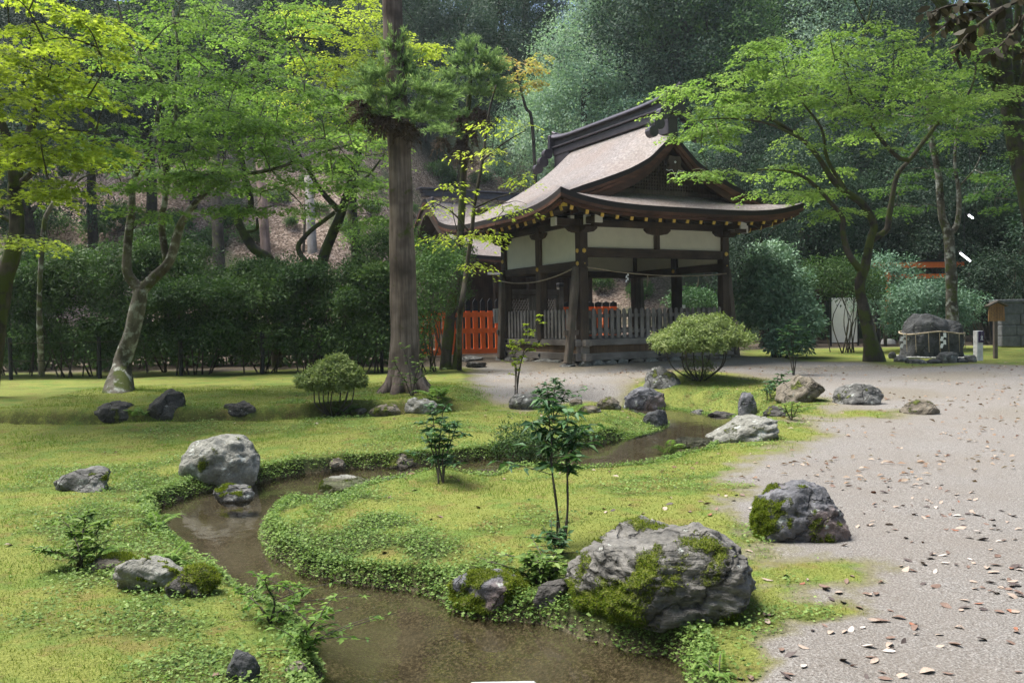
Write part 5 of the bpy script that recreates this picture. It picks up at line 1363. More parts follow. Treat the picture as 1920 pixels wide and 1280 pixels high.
for (x, y, k, ax) in [(735, 105, 10, (0, 0, .6)), (745, 130, 12, (.2, -.4, .5)), (715, 150, 12, (-.6, -.3, .3)), (770, 150, 12, (.5, -.3, .3)), (705, 190, 12, (-.7, -.2, 0)), (745, 185, 14, (0, -.7, .2)), (785, 175, 12, (.6, -.2, .1)), (800, 210, 10, (.7, 0, -.2)), (725, 215, 10, (-.4, -.5, -.1)), (775, 225, 12, (.4, -.5, -.2)), (745, 95, 8, (0, 0, 1)), (690, 165, 6, (-.8, 0, .1)), (815, 185, 8, (.8, 0, 0))]:
    cent.append((P(x, y, Dc - .25 + rr_.uniform(-.2, .3)) - rc, k * 2, ax))
a_, b_, c_ = needle_tufts(cent, 40, .46, rr_)
leaves('crown', a_, b_, c_, rr_.uniform(.07, .14, len(a_)), .016, 'kite', m_cedar, ced, .45 + .22 * rr_.normal(size=len(a_)))
dc = [(P(x, y, Dc - .3) - rc, k, ax) for (x, y, k, ax) in [(690, 195, 10, (-.6, 0, -1.2)), (715, 215, 10, (-.2, -.2, -1.4)), (760, 228, 9, (.2, -.3, -1.4)), (735, 210, 8, (0, -.4, -1.3)), (680, 185, 6, (-.8, 0, -.8))]]
dc = [(q, k * 3, x) for q, k, x in dc]
a_, b_, c_ = needle_tufts(dc, 34, .34, rr_, up=-.6)
leaves('dead_foliage', a_, b_, c_, rr_.uniform(.06, .12, len(a_)), .014, 'kite', m_dead, ced, .4 + .2 * rr_.normal(size=len(a_)))
# slim cedar
rs = G(836, 692); Ds = rs[1]
sc_ = thing('cedar_tree', 'slim dark cedar with twin stems, tufted top and hanging dead brown sprays', 'cedar tree', rs)
g = Geo(); g.tube([p - rs for p in [rs - [0, 0, .35], rs + [0, 0, .05]] + px([(841, 620), (851, 540), (862, 450), (868, 350), (872, 260), (880, 180), (884, 110)], Ds)], [.20, .15, .135, .12, .10, .085, .075, .06, .03], 12, 5, .18)
g.tube([p - rs for p in [rs + [.2, -.05, -.1]] + px([(858, 640), (868, 560), (879, 480), (883, 430)], Ds)], [.08, .06, .05, .045, .03], 9, 4, .18)
g.tube([p - rs for p in px([(872, 250), (885, 212), (905, 190)], Ds - .1)], [.03, .012], 6, 3)
g.build('trunk', b_mapledark, sc_, smooth=True)
cent = []
for (x, y, k, ax) in [(880, 100, 8, (0, 0, 1)), (870, 125, 10, (-.5, -.2, .6)), (905, 120, 12, (.4, -.3, .6)), (925, 135, 10, (.6, 0, .4)), (850, 150, 8, (-.7, 0, .2)), (890, 150, 12, (0, -.6, .3)), (925, 165, 10, (.6, -.2, 0)), (900, 180, 10, (.2, -.5, -.1)), (860, 180, 8, (-.5, -.3, 0)), (835, 175, 6, (-.8, 0, -.1)), (845, 225, 8, (-.3, -.4, 0)), (830, 245, 8, (-.5, -.2, -.2)), (880, 220, 6, (.3, -.4, -.2)), (940, 180, 6, (.7, 0, -.3)), (810, 205, 6, (-.6, 0, -.1)), (850, 250, 6, (0, -.5, -.3))]:
    cent.append((P(x, y, Ds - .2 + rr_.uniform(-.25, .25)) - rs, k * 3, ax))
a_, b_, c_ = needle_tufts(cent, 40, .54, rr_)
leaves('crown', a_, b_, c_, rr_.uniform(.08, .15, len(a_)), .018, 'kite', m_cedar, sc_, .45 + .22 * rr_.normal(size=len(a_)))
dc = [(P(x, y, Ds - .35) - rs, k, ax) for (x, y, k, ax) in [(893, 200, 14, (.1, -.2, -1.6)), (905, 205, 10, (.2, -.1, -1.6)), (865, 215, 10, (-.1, -.2, -1.5)), (880, 240, 10, (.2, -.2, -1.6)), (862, 260, 14, (-.1, -.2, -1.6)), (870, 270, 12, (.1, -.2, -1.6)), (828, 255, 6, (-.2, 0, -1.3))]]
dc = [(q, k * 3, x) for q, k, x in dc]
a_, b_, c_ = needle_tufts(dc, 36, .44, rr_, up=-.7)
leaves('dead_foliage', a_, b_, c_, rr_.uniform(.07, .14, len(a_)), .015, 'kite', m_dead, sc_, .4 + .2 * rr_.normal(size=len(a_)))

# --- bushes
def clumps(blobs, per, crad, leaf, wid, r_, up=.45, inner=.35, flat=.6, under=-.55):
    """blobs: (centre, radii, nclumps)"""
    Pn, Hn, Nn, Tn = [], [], [], []
    for c, rr, n in blobs:
        c = np.array(c); rr = np.array(rr)
        d = r_.normal(size=(n * 3, 3)); d /= np.linalg.norm(d, axis=1)[:, None]; d = d[d[:, 2] > under][:n]; n = len(d)
        k = (1 - inner * r_.uniform(0, 1, n) ** 1.6) * (1 + .38 * perlin(d * 1.7 + c))
        cc = c + d * rr * k[:, None]
        ax = d * (1 - up) + np.array([0, 0, up]) + r_.normal(0, .15, (n, 3)); ax /= np.linalg.norm(ax, axis=1)[:, None]
        v = r_.normal(size=(n, per, 3)); v -= ax[:, None] * (v * ax[:, None]).sum(-1)[..., None] * flat; v /= np.linalg.norm(v, axis=2)[..., None]
        q = r_.uniform(.05, 1, (n, per)) ** .6 * crad * r_.uniform(.7, 1.3, (n, 1))
        pos = cc[:, None] + v * q[..., None] + ax[:, None] * (crad * .25 * r_.normal(size=(n, per)))[..., None]
        hd = v + ax[:, None] * r_.uniform(-.1, .6, (n, per))[..., None] + r_.normal(0, .25, (n, per, 3))
        nm = ax[:, None] + r_.normal(0, .45, (n, per, 3))
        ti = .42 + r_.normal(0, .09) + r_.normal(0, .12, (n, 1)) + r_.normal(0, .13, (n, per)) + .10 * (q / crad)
        Pn.append(pos.reshape(-1, 3)); Hn.append(hd.reshape(-1, 3)); Nn.append(nm.reshape(-1, 3)); Tn.append(ti.reshape(-1))
    return np.concatenate(Pn), np.concatenate(Hn), np.concatenate(Nn), np.concatenate(Tn)
def bush(name, label, cat, root, blobs, lmat, per=16, crad=.16, leaf=.06, wid=.42, seed=1, stems=7, stem_r=.025, group=None, spread=.3, shape='kite', tshift=0, bmat=None, up=.45, under=-.75, inner=.5, dens=2.3):
    r_ = np.random.default_rng(seed); ro = np.array(root, float); t = thing(name, label, cat, ro, 0, group)
    g = Geo()
    for i in range(stems):
        b = blobs[i % len(blobs)]; c = np.array(b[0]); rr = np.array(b[1])
        e = c + r_.normal(0, .38, 3) * rr * np.array([1, 1, .6]) - ro
        s = np.array([(e[0] * .45 + r_.normal(0, spread * .12)), (e[1] * .4 + r_.normal(0, spread * .12)), -.06])
        m1 = s + (e - s) * .35 + np.array([r_.normal(0, .07), r_.normal(0, .07), .06]) * np.linalg.norm(e - s); m2 = s + (e - s) * .7 + np.array([r_.normal(0, .06), r_.normal(0, .06), .05]) * np.linalg.norm(e - s)
        g.tube([s, m1, m2, e], [stem_r * r_.uniform(.8, 1.3), stem_r * .75, stem_r * .5, stem_r * .2], 6, 4, .2)
        for q in range(3):
            e2 = e + r_.normal(0, .4, 3) * rr; g.tube([m2, (m2 + e2) / 2 + r_.normal(0, .05, 3), e2], [stem_r * .4, stem_r * .25, stem_r * .1], 5, 3)
    g.build('stems', bmat or b_twig, t, smooth=True)
    a, b, c, ti = clumps([(q[0], q[1], int(q[2] * dens)) for q in blobs], per, crad, leaf, wid, r_, up, inner, under=under)
    L = leaf * r_.uniform(.65, 1.3, len(a))
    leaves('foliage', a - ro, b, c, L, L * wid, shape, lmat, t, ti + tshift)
    return t
def gr(x, D):
    q = P(x, 690, D); q[2] = Hz(q[0], q[1]); return q
HD = 21.5
hedge = [('dense dark azalea shrub at the far left under the edge maple', 30, 22.2, [(30, 560, 22.0, 1.7, 1.2, 1.15, 200), (110, 500, 22.6, 1.3, 1.0, .8, 110)]),
         ('dark azalea shrub behind the forked maple, left side', 165, 21.8, [(150, 540, 21.6, 1.6, 1.1, 1.15, 200), (220, 600, 21.2, 1.2, .9, .5, 80)]),
         ('tall rounded azalea shrub showing between the two limbs of the forked maple', 300, 23, [(300, 480, 22.8, 1.5, 1.2, .8, 150), (330, 540, 22.4, 1.6, 1.1, 1.0, 160)]),
         ('broad azalea shrub with bare lower stems just right of the forked maple', 370, 21.4, [(370, 570, 21.2, 1.6, 1.1, .95, 210), (410, 620, 20.9, .9, .8, .35, 60)]),
         ('loose azalea shrub with open stems below the curling maple trunk', 500, 21.6, [(495, 560, 21.5, 1.4, 1.0, .95, 180), (470, 520, 22, 1.0, .9, .6, 70)]),
         ('dense azalea shrub below the crooked forked trunk', 600, 21.4, [(600, 565, 21.2, 1.35, 1.0, 1.0, 190), (560, 520, 21.8, 1.0, .9, .5, 60)]),
         ('azalea shrub touching the left side of the big cedar', 690, 21.0, [(690, 560, 20.9, 1.1, 1.0, 1.1, 170), (720, 480, 21.4, .8, .8, .5, 60)])]
for i, (lb, x, D, bl) in enumerate(hedge):
    bl = bl + [(bl[0][0], 628, bl[0][2] - .2, bl[0][3] * .9, .8, .42, 60), (bl[0][0] + 20, 655, bl[0][2] - .1, bl[0][3] * .7, .6, .25, 22)]
    rs_ = np.random.default_rng(600 + i); sub_ = []
    for b in bl:
        c_, rr, n_b = blob(*b); rr = np.array(rr)
        if n_b < 65: sub_.append((c_, rr, n_b)); continue
        sub_.append((c_, rr * .72, int(n_b * .35)))
        for q_ in range(9):
            d_ = rs_.normal(size=3); d_ /= np.linalg.norm(d_); d_[2] = d_[2] * .8 + .15; d_[1] = -abs(d_[1]) if q_ % 3 else d_[1]
            f_ = rs_.uniform(.30, .52); sub_.append((c_ + d_ * rr * rs_.uniform(.55, .85), (rr[0] * f_, rr[1] * f_, rr[2] * f_ * .62), int(n_b * .115)))
    bush('azalea_shrub', lb, 'shrub', gr(x, D), sub_, m_azalea, 26, .20, .085, .42, 60 + i, 9, .02, 'dark azalea shrubs in the hedge', 1.1, tshift=[-.04, .10, .16, -.02, .12, .02, .16][i])
bush('light_green_shrub', 'fresh green shrub between the big cedar and the slim cedar', 'shrub', gr(805, 20.5), [blob(800, 530, 20.2, .75, .8, .95, 120), blob(785, 600, 20, .42, .6, .6, 60), blob(835, 490, 20.4, .5, .6, .4, 40)], m_hillC, 18, .17, .075, .4, 71, 7, .02, spread=.5, tshift=.1)
bush('light_green_shrub', 'bright leafy shrub on the slope edge left of the rear shrine roof', 'shrub', gr(745, 27), [blob(720, 440, 27, 1.2, .9, .5, 70), blob(790, 500, 27, .9, .8, .6, 60)], m_maple, 18, .2, .09, .45, 72, 6, .02)
bush('light_green_shrub', 'shrub with fine leaves in front of the rear shrine left gable', 'shrub', gr(838, 25.5), [blob(845, 520, 25.3, .6, .6, 1.0, 70), blob(860, 470, 25.6, .5, .5, .4, 30)], m_hillC, 18, .17, .08, .42, 73, 6, .02, tshift=.1)
# camellias right
bush('camellia_bush', 'large rounded glossy bush right of the pavilion corner', 'bush', gr(1455, 24.5), [blob(1450, 560, 24.3, 1.05, 1.0, 1.15, 220), blob(1490, 600, 24.0, .8, .8, .75, 110), blob(1440, 490, 24.5, .7, .8, .5, 70), blob(1480, 640, 23.8, .7, .6, .35, 50)], m_camel, 20, .20, .11, .5, 74, 9, .025, shape='fold', tshift=.25)
bush('camellia_bush', 'duller bushy shrub with thin dark stems before the white screen', 'bush', gr(1580, 26.0), [blob(1560, 515, 26, 1.2, .9, .55, 110), blob(1600, 535, 25.8, .9, .8, .5, 70)], m_azalea, 18, .2, .085, .44, 75, 9, .018, spread=.9, tshift=.08, shape='fold')
bush('camellia_bush', 'glossy dark bush left behind the roped boulder', 'bush', gr(1735, 26.5), [blob(1735, 566, 26.2, 1.2, 1.0, .75, 170), blob(1700, 600, 26, .7, .7, .7, 80), blob(1790, 580, 26.5, .8, .8, .7, 80)], m_camel, 18, .2, .09, .46, 76, 8, .03, shape='fold')
bush('camellia_bush', 'dim glossy bush growing before the vermilion gate', 'bush', gr(1660, 29.5), [blob(1655, 520, 29.5, 1.2, 1.0, .8, 110), blob(1640, 580, 29.8, .8, .8, .6, 50)], m_camel, 18, .21, .09, .46, 77, 8, .03, shape='fold')
bush('camellia_bush', 'dark bush at the right edge behind the notice board', 'bush', gr(1870, 29), [blob(1880, 520, 29, 1.6, 1.1, .9, 120), blob(1820, 560, 29.5, 1.2, 1.0, .9, 90)], m_hill_shade, 18, .24, .10, .44, 78, 8, .03)
bush('camellia_bush', 'low bright-topped bush seen through the pavilion behind its railing', 'bush', gr(1300, 28.5), [blob(1300, 560, 28.5, .9, .7, .35, 60), blob(1340, 590, 28.5, 1.0, .7, .5, 60)], m_glossy, 18, .2, .09, .46, 79, 6, .02, shape='fold', tshift=.1)
# clipped azaleas
def clipped(label, px_, py_, w, h_, seed, cn=1.0, hollow=.62):
    q = G(px_, py_); u = q[1] / FPX; r_ = np.random.default_rng(seed); W = w * u / 2; Hh = h_ * u
    t = thing('clipped_azalea', label, 'clipped shrub', q)
    bl = []
    for k in range(9):
        a = k / 9 * 2 * np.pi; bl.append((np.array([math.cos(a) * W * .58, math.sin(a) * W * .5, Hh * (.56 + r_.uniform(-.07, .07))]), (W * r_.uniform(.34, .5), W * .44, Hh * r_.uniform(.15, .24)), int(26 * cn)))
    bl.append((np.array([W * .08, 0, Hh * .72]), (W * .66, W * .6, Hh * .28), int(80 * cn)))
    a, b, c, ti = clumps([(q[0], q[1], q[2] * 3) for q in bl], 30, .075, .03, .4, r_, .55, .4, under=-.3)
    L = .045 * r_.uniform(.6, 1.3, len(a)); leaves('foliage', a, b, c, L, L * .62, 'kite', m_azlight, t, ti)
    g = Geo()
    for k in range(9):
        a = k / 9 * 2 * np.pi + r_.normal(0, .2); e = np.array([math.cos(a) * W * r_.uniform(.4, .85), math.sin(a) * W * r_.uniform(.3, .7), Hh * r_.uniform(.6, .75)])
        s = np.array([math.cos(a) * .05, math.sin(a) * .05, -.03]); m1 = s + (e - s) * .35 + np.array([math.cos(a) * W * .2, math.sin(a) * W * .15, -.02]); m2 = s + (e - s) * .75 + np.array([math.cos(a) * W * .08, 0, .0]) + r_.normal(0, .03, 3)
        g.tube([s, m1, m2, e], [.017, .012, .009, .005], 6, 4, .2)
        for q_ in range(3):
            e2 = e + r_.normal(0, .16, 3) * W + [0, 0, .05]; g.tube([m2, (m2 + e2) / 2 + r_.normal(0, .03, 3), e2], [.008, .006, .003], 5, 3)
    g.build('stems', b_twig, t, smooth=True)
    return t
clipped('small umbrella-shaped clipped azalea on the left moss strip', 625, 778, 124, 108, 81)
clipped('large umbrella-shaped clipped azalea before the pavilion steps', 1312, 714, 190, 122, 82, 1.7)
q = G(1312, 712)
bush('low_shrub', 'leafy sucker shoots at the foot of the large clipped azalea', 'shrub', q + np.array([0, -.1, 0]), [(q + np.array([0, -.1, .22]), (.32, .25, .22), 40)], m_azlight, 20, .09, .035, .42, 83, 5, .008)

# --- forest on the hillside
def forest_tree(name, seed, crown, h_, r_t, lmat, bmat, per=40, crad=.5, leaf=.125, wid=.46):
    r_ = np.random.default_rng(seed); t = thing(name, 'x', 'tree', (0, 0, 0))
    g = Geo(); g.tube([(0, 0, -.6), (.05, 0, h_ * .3), (r_.normal(0, .15), r_.normal(0, .15), h_ * .6), (0, 0, h_ * .92)], [r_t * 1.3, r_t, r_t * .7, r_t * .2], 9, 4, .2)
    for k in range(8):
        a = r_.uniform(0, 6.28); z = h_ * r_.uniform(.35, .8); L = r_.uniform(1.2, 2.4)
        g.tube([(0, 0, z), (math.cos(a) * L * .5, math.sin(a) * L * .5, z + L * .35), (math.cos(a) * L, math.sin(a) * L, z + L * .6)], [r_t * .4, r_t * .25, r_t * .08], 6, 3, .2)
    g.build('trunk', bmat, t, smooth=True)
    a, b, c, ti = clumps(crown, per, crad, leaf, wid, r_, .4, .4, under=-.7)
    L = leaf * r_.uniform(.65, 1.3, len(a)); leaves('crown', a, b, c, L, L * wid, 'kite', lmat, t, ti)
    return t
def crown_blobs(r_, H_, W_, n, per_b):
    out = []
    for k in range(n):
        a = k * 2.4 + r_.normal(0, .3); z = H_ * (.38 + .55 * (k + .5) / n); w = W_ * (1.05 - .75 * ((z / H_ - .38) / .62) ** 1.5)
        rad = W_ * r_.uniform(.34, .54); out.append(((math.cos(a) * w * .62, math.sin(a) * w * .62, z), (rad, rad, rad * .72), per_b))
    return out
rr_ = np.random.default_rng(90)
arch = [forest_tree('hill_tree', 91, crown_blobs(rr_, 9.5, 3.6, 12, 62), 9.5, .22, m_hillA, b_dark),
        forest_tree('hill_tree', 92, crown_blobs(rr_, 11, 3.2, 13, 62), 11, .24, m_hillB, b_dark),
        forest_tree('hill_tree', 93, crown_blobs(rr_, 8, 3.0, 10, 62), 8, .2, m_hillC, b_dark),
        forest_tree('hill_tree', 94, crown_blobs(rr_, 13, 2.4, 14, 56), 13, .22, m_hillB, b_dark, leaf=.11)]
used = [False] * 4
def plant(k, x, y, sc, label, group, rot=None, mat=None, z=None):
    o = arch[k] if not used[k] else copy_tree(arch[k]); used[k] = True
    o.location = (x, y, float(hillz(x, y)) if z is None else z); o.rotation_euler = (0, 0, random.uniform(0, 6.28) if rot is None else rot); o.scale = (sc, sc, sc)
    o['label'] = label; o['group'] = group; o['category'] = 'tree'
    if mat is not None:
        for ch in o.children:
            if ch.name.startswith('crown'):
                ch.material_slots[0].link = 'OBJECT'; ch.material_slots[0].material = mat
    return o
def plant_px(k, px_, D, sc, label, group, mat=None): 
    x = (px_ - CX) / FPX * D; return plant(k, x, D, sc, label, group, mat=mat)
GH = 'trees on the hillside behind the pavilion'
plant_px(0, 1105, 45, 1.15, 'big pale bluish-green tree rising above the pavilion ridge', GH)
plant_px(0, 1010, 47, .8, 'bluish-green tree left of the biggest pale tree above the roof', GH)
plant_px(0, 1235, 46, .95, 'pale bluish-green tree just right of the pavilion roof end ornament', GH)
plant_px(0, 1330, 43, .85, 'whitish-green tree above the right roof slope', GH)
plant_px(2, 1180, 42, .55, 'mid green low tree tucked behind the pavilion ridge', GH, m_hillA)
plant_px(1, 870, 50, 1.05, 'dark evergreen tree at the top between the two cedars', GH)
plant_px(1, 945, 53, 1.1, 'dark evergreen tree on the slope right above the slim cedar', GH)
plant_px(1, 800, 52, 1.0, 'dark evergreen tree behind the big cedar top', GH)
plant_px(3, 1000, 56, 1.2, 'tall narrow dark tree high on the hill left of the pale trees', GH)
LBL = 'green broadleaf tree crowded in the forest high on the hill'
for i in range(26):
    D = 50 + 26 * ((i * .618) % 1); pxx = -150 + 2250 * ((i * .381 + .1) % 1)
    k = (i * 7) % 4; plant_px(k, pxx, D, rr_.uniform(.9, 1.35), LBL, 'forest trees high on the hill', [m_hillB, m_hillC, m_hillA, m_hillB][(i * 3) % 4])
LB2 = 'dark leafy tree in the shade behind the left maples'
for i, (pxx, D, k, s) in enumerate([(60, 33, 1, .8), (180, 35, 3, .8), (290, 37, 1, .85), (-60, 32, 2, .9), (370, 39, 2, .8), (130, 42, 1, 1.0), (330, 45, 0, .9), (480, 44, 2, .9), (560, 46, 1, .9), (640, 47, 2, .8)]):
    plant_px(k, pxx, D, s, LB2, 'shaded trees behind the left maples', m_hill_shade if i % 3 else m_hillB)
for i in range(16):
    D = 46 + 16 * ((i * .618) % 1); pxx = 1150 + 900 * ((i * .381 + .2) % 1)
    plant_px([2, 1, 0, 3][i % 4], pxx, D, rr_.uniform(1.3, 1.7), LBL, 'forest trees high on the hill', [m_hillC, m_hillB, m_hillA, m_hillC][i % 4])
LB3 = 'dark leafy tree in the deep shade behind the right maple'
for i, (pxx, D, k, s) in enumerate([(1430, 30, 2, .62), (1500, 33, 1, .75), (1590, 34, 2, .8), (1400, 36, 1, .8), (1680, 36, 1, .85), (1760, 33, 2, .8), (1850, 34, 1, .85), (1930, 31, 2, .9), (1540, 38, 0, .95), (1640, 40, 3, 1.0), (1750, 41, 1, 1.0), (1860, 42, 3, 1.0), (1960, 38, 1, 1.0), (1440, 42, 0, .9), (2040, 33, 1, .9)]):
    plant_px(k, pxx, D, s, LB3, 'shaded trees behind the right maple', [m_hill_shade, m_hillB, m_hill_shade][i % 3])
for i, (x_, y_, k, s_) in enumerate([(-14, 2, 1, 1.3), (-13, -4, 2, 1.6), (-9, -9, 1, 1.4), (-4, -11, 0, 1.6), (1, -10, 1, 1.35), (6, -11, 2, 1.7), (11, -8, 1, 1.4), (14, -2, 0, 1.6), (17, 4, 1, 1.35), (-18, 8, 2, 1.7), (-7, -15, 3, 1.4), (4, -15, 3, 1.4), (12, -14, 1, 1.5), (-15, -11, 0, 1.7), (19, 10, 1, 1.4), (20, 17, 2, 1.7), (-20, 14, 1, 1.4), (-3, -7, 2, 1.2), (8, -6, 2, 1.2)]):
    plant(k, x_, y_, s_, 'tall dark forest tree standing round the clearing', 'forest trees round the clearing', mat=[m_hillB, m_hillC][i % 2], z=0)
# undergrowth on the leaf slope
ug = None
for i, (a_, b_, s_) in enumerate([(815, 330, 1.0), (840, 350, 1.3), (600, 400, .6), (545, 425, .5), (520, 380, .7), (660, 440, .8), (700, 400, .6), (470, 455, .9), (575, 345, .6), (640, 330, .9), (430, 430, 1.0), (380, 470, 1.1), (330, 440, 1.2), (250, 430, 1.3), (180, 450, 1.2), (900, 345, .9), (940, 325, .8), (1130, 545, .9), (1160, 520, .7), (1200, 560, 1.0), (770, 400, .7), (100, 440, 1.2), (30, 440, 1.3)]):
    p_ = CAM + ray(a_, b_) * np.arange(26, 80, .05)[:, None]; p_ = p_[np.argmax(p_[:, 2] < hillz(p_[:, 0], p_[:, 1]))]
    if ug is None:
        ug = bush('undergrowth_shrub', 'low green shrub growing through the leaf litter on the slope', 'shrub', (0, 0, 0), [((0, 0, .35), (.7, .6, .4), 40), ((.4, .2, .6), (.4, .4, .3), 18)], m_hillC, 14, .2, .12, .4, 140, 6, .015, 'shrubs on the leaf slope'); o = ug
    else: o = copy_tree(ug)
    o.location = p_; o.scale = (s_, s_, s_); o.rotation_euler = (0, 0, i * 1.7)
for i in range(15):  # added shrub row, covers and darkens the lit ground seen under the hedge
    o = copy_tree(ug); x_ = -15 + i * .85; y_ = 24.2 + 1.6 * ((i * .618) % 1); o.location = (x_, y_, Hz(x_, y_)); s_ = 1.0 + .7 * ((i * .37) % 1); o.scale = (s_, s_, s_); o.rotation_euler = (0, 0, i * 2.1)
    o['label'] = 'low leafy shrub added to darken the ground behind the azalea hedge'; o['group'] = 'low shrubs behind the hedge'
# bare trunks seen on the slope
def bare(label, pts, rad, mat, name='bare_trunk'):
    p0 = np.array(pts[0]); g = Geo(); g.tube([np.array(q) - p0 for q in pts], rad, 10, 5, .15); o = g.build(name, mat, smooth=True); o.location = p0; return tag(o, label, 'tree trunk')
def hillhit(px_, py_):
    d = ray(px_, py_); t = np.arange(26, 80, .05); pts = CAM + d * t[:, None]; k = np.argmax(pts[:, 2] < hillz(pts[:, 0], pts[:, 1])); return pts[k]
def trunk_up(label, a, b, r0_, r1_, mat, mid=None):
    p = hillhit(*a); D = p[1]; pts = [p - [0, 0, .3]] + ([P(*mid, D)] if mid else []) + [P(*b, D)]; bare(label, pts, [r0_, r1_] if not mid else [r0_, (r0_ + r1_) / 2, r1_], mat)
trunk_up('straight reddish cedar trunk on the sunlit leaf slope', (499, 478), (487, 300), .20, .17, b_red)
trunk_up('straight dark shaded trunk left of the reddish cedar trunk', (412, 520), (402, 280), .24, .2, b_dark)
trunk_up('pale grey trunk standing behind the crooked forked maple', (586, 470), (578, 330), .20, .16, b_pale)
trunk_up('thin white dead stem bending beside the pavilion roof', (996, 352), (988, 248), .11, .07, b_pale, (984, 300))
trunk_up('thinner white dead stem right of the bending one', (1003, 340), (1014, 280), .07, .05, b_pale)
trunk_up('short grey leaning stem on the slope left of the white dead stems', (960, 335), (968, 285), .08, .05, b_maple)
trunk_up('thin dark stem near the pale grey trunk', (568, 472), (574, 350), .06, .04, b_dark)
# big trunk at the right edge, unseen crown overhead placed to shade the ground
rb_ = P(1990, 640, 24); rb_[2] = Hz(rb_[0], rb_[1])
cb = [(np.array([x, y, z]), (2.2, 2.2, 1.0), 46) for x, y, z in [(13, 17, 10), (11, 14, 10.5), (9.5, 18, 11), (12, 20, 10.5), (7.0, 17, 11.5), (14.5, 22, 11), (10.5, 22, 12), (7.0, 20.5, 12), (8.5, 24, 13), (12, 25, 13)]]
big = thing('evergreen_oak', 'massive dark evergreen trunk leaning in at the right edge of the view', 'tree', rb_)
g = Geo(); lb_pts = [rb_ - [0, 0, .2], P(1960, 480, 24), P(1925, 330, 24), P(1900, 210, 24), P(1885, 60, 24), np.array([12.0, 22.0, 11.5])]
g.tube([p - rb_ for p in lb_pts], [.52, .36, .32, .30, .26, .15], 14, 5, .18)
for c, rr, n in cb:
    g.tube([lb_pts[3] - rb_, (lb_pts[3] + c) / 2 + [0, 0, .8] - rb_, c - rb_], [.13, .08, .03], 7, 4, .2)
g.build('trunk', b_mapledark, big, smooth=True)
r_ = np.random.default_rng(95); a, b, c, ti = clumps(cb, 20, .5, .15, .45, r_, .4, .5, under=-.9); L = .16 * r_.uniform(.7, 1.3, len(a)); leaves('crown', a - rb_, b, c, L, L * .5, 'kite', m_hillB, big, ti)
# branch of broad leaves hanging into the top right corner
br0 = P(2060, -120, 4.6); ob_ = thing('overhanging_branch', 'branch of broad dark leaves hanging into the top right corner', 'branch', br0)
g = Geo(); tw = [([(2060, -120), (1960, -30), (1880, 15), (1800, 30), (1755, 60)], 4.5), ([(1960, -30), (1900, 60), (1860, 100)], 4.4), ([(1880, 15), (1820, 60), (1790, 100)], 4.35), ([(1980, -20), (1940, 60), (1915, 110)], 4.6), ([(1850, 10), (1790, 10), (1740, 25)], 4.5)]
Pp, Hh_, Nn_ = [], [], []
r_ = np.random.default_rng(96)
for pts, D in tw:
    q = np.array([P(x, y, D) for x, y in pts]) - br0; g.tube(q, [.012, .003], 6, 4); p, _ = catmull(q, [1] * len(q), 6)
    for i in range(len(p) // 3, len(p)):
        for _ in range(3):
            d = r_.normal(size=3); d[2] = -abs(d[2]) * .9 - .5; Pp.append(p[i] + r_.normal(0, .012, 3)); Hh_.append(d); Nn_.append(r_.normal(size=3) + np.array([0, -.6, .4]))
g.build('branch', b_dark, ob_, smooth=True)
SHAPES['broad'] = (np.array([[0, 0, 0], [.25, .36, .04], [.6, .5, .06], [.85, .28, .02], [1, 0, -.05], [.85, -.28, .02], [.6, -.5, .06], [.25, -.36, .04]]), [(0, 1, 2, 3, 4, 5, 6, 7)])
n = len(Pp); L = r_.uniform(.05, .085, n); leaves('leaves', np.array(Pp), np.array(Hh_), np.array(Nn_), L, L * .45, 'broad', m_broad, ob_, r_.uniform(0, 1, n))

# ================================================================== SMALL PLANTS
def sapling(name, label, px_, py_, stems, leafspec, mat, seed, cat='plant', bmat=b_twig, zoff=0):
    """stems: list of lists of (px,py) above the base at the base depth; leafspec: (frac start, leaves per stem, length, width ratio, droop)"""
    q = G(px_, py_); D = q[1]; r_ = np.random.default_rng(seed); t = thing(name, label, cat, q)
    g = Geo(); Pn, Hn, Nn = [], [], []
    fs, nl, ln, wr, dr_ = leafspec
    for k, st in enumerate(stems):
        pts = [np.array([r_.normal(0, .02), r_.normal(0, .02), -.04])] + [P(x, y, D + r_.normal(0, .05)) - q for x, y in st]
        rad = .009 * (D / 8) ** .3; g.tube(pts, [rad, rad * .35], 6, 5, .1)
        p, _ = catmull(pts, [1] * len(pts), 8); n = len(p)
        tw = [p[int(n * f)] for f in np.linspace(fs, .999, 9)]
        for i, s in enumerate(tw):
            if i % 2 == 0 or i == 8:
                e = s + np.array([r_.normal(0, .15), r_.normal(0, .12), r_.uniform(.02, .10)]) * (1 if i < 8 else .3); g.tube([s, (s + e) / 2 + [0, 0, .01], e], [rad * .4, rad * .2], 5, 2)
            else: e = s
            m_ = max(5, int(nl / 9 * 2.1))
            for _ in range(m_):
                f = r_.uniform(.3, 1); a = r_.uniform(0, 6.28); d = np.array([math.cos(a), math.sin(a), r_.uniform(-.3, .5) - dr_]); Pn.append(s + (e - s) * f); Hn.append(d); Nn.append(np.array([0, 0, 1.]) + r_.normal(0, .35, 3))
    g.build('stems', bmat, t, smooth=True); n = len(Pn); L = ln * r_.uniform(.6, 1.25, n)
    leaves('foliage', np.array(Pn), np.array(Hn), np.array(Nn), L, L * wr, 'fold', mat, t, .45 + .22 * r_.normal(size=n))
    return t
sapling('evergreen_sapling', 'bushy dark evergreen seedling on a mossy mound in the middle', 826, 905, [[(823, 850), (828, 790), (832, 765)], [(836, 860), (850, 815), (858, 795)], [(815, 860), (802, 820), (798, 805)], [(830, 850), (840, 830), (843, 800)], [(818, 850), (815, 810), (812, 780)]], (.2, 80, .068, .42, .0), m_glossy, 101)
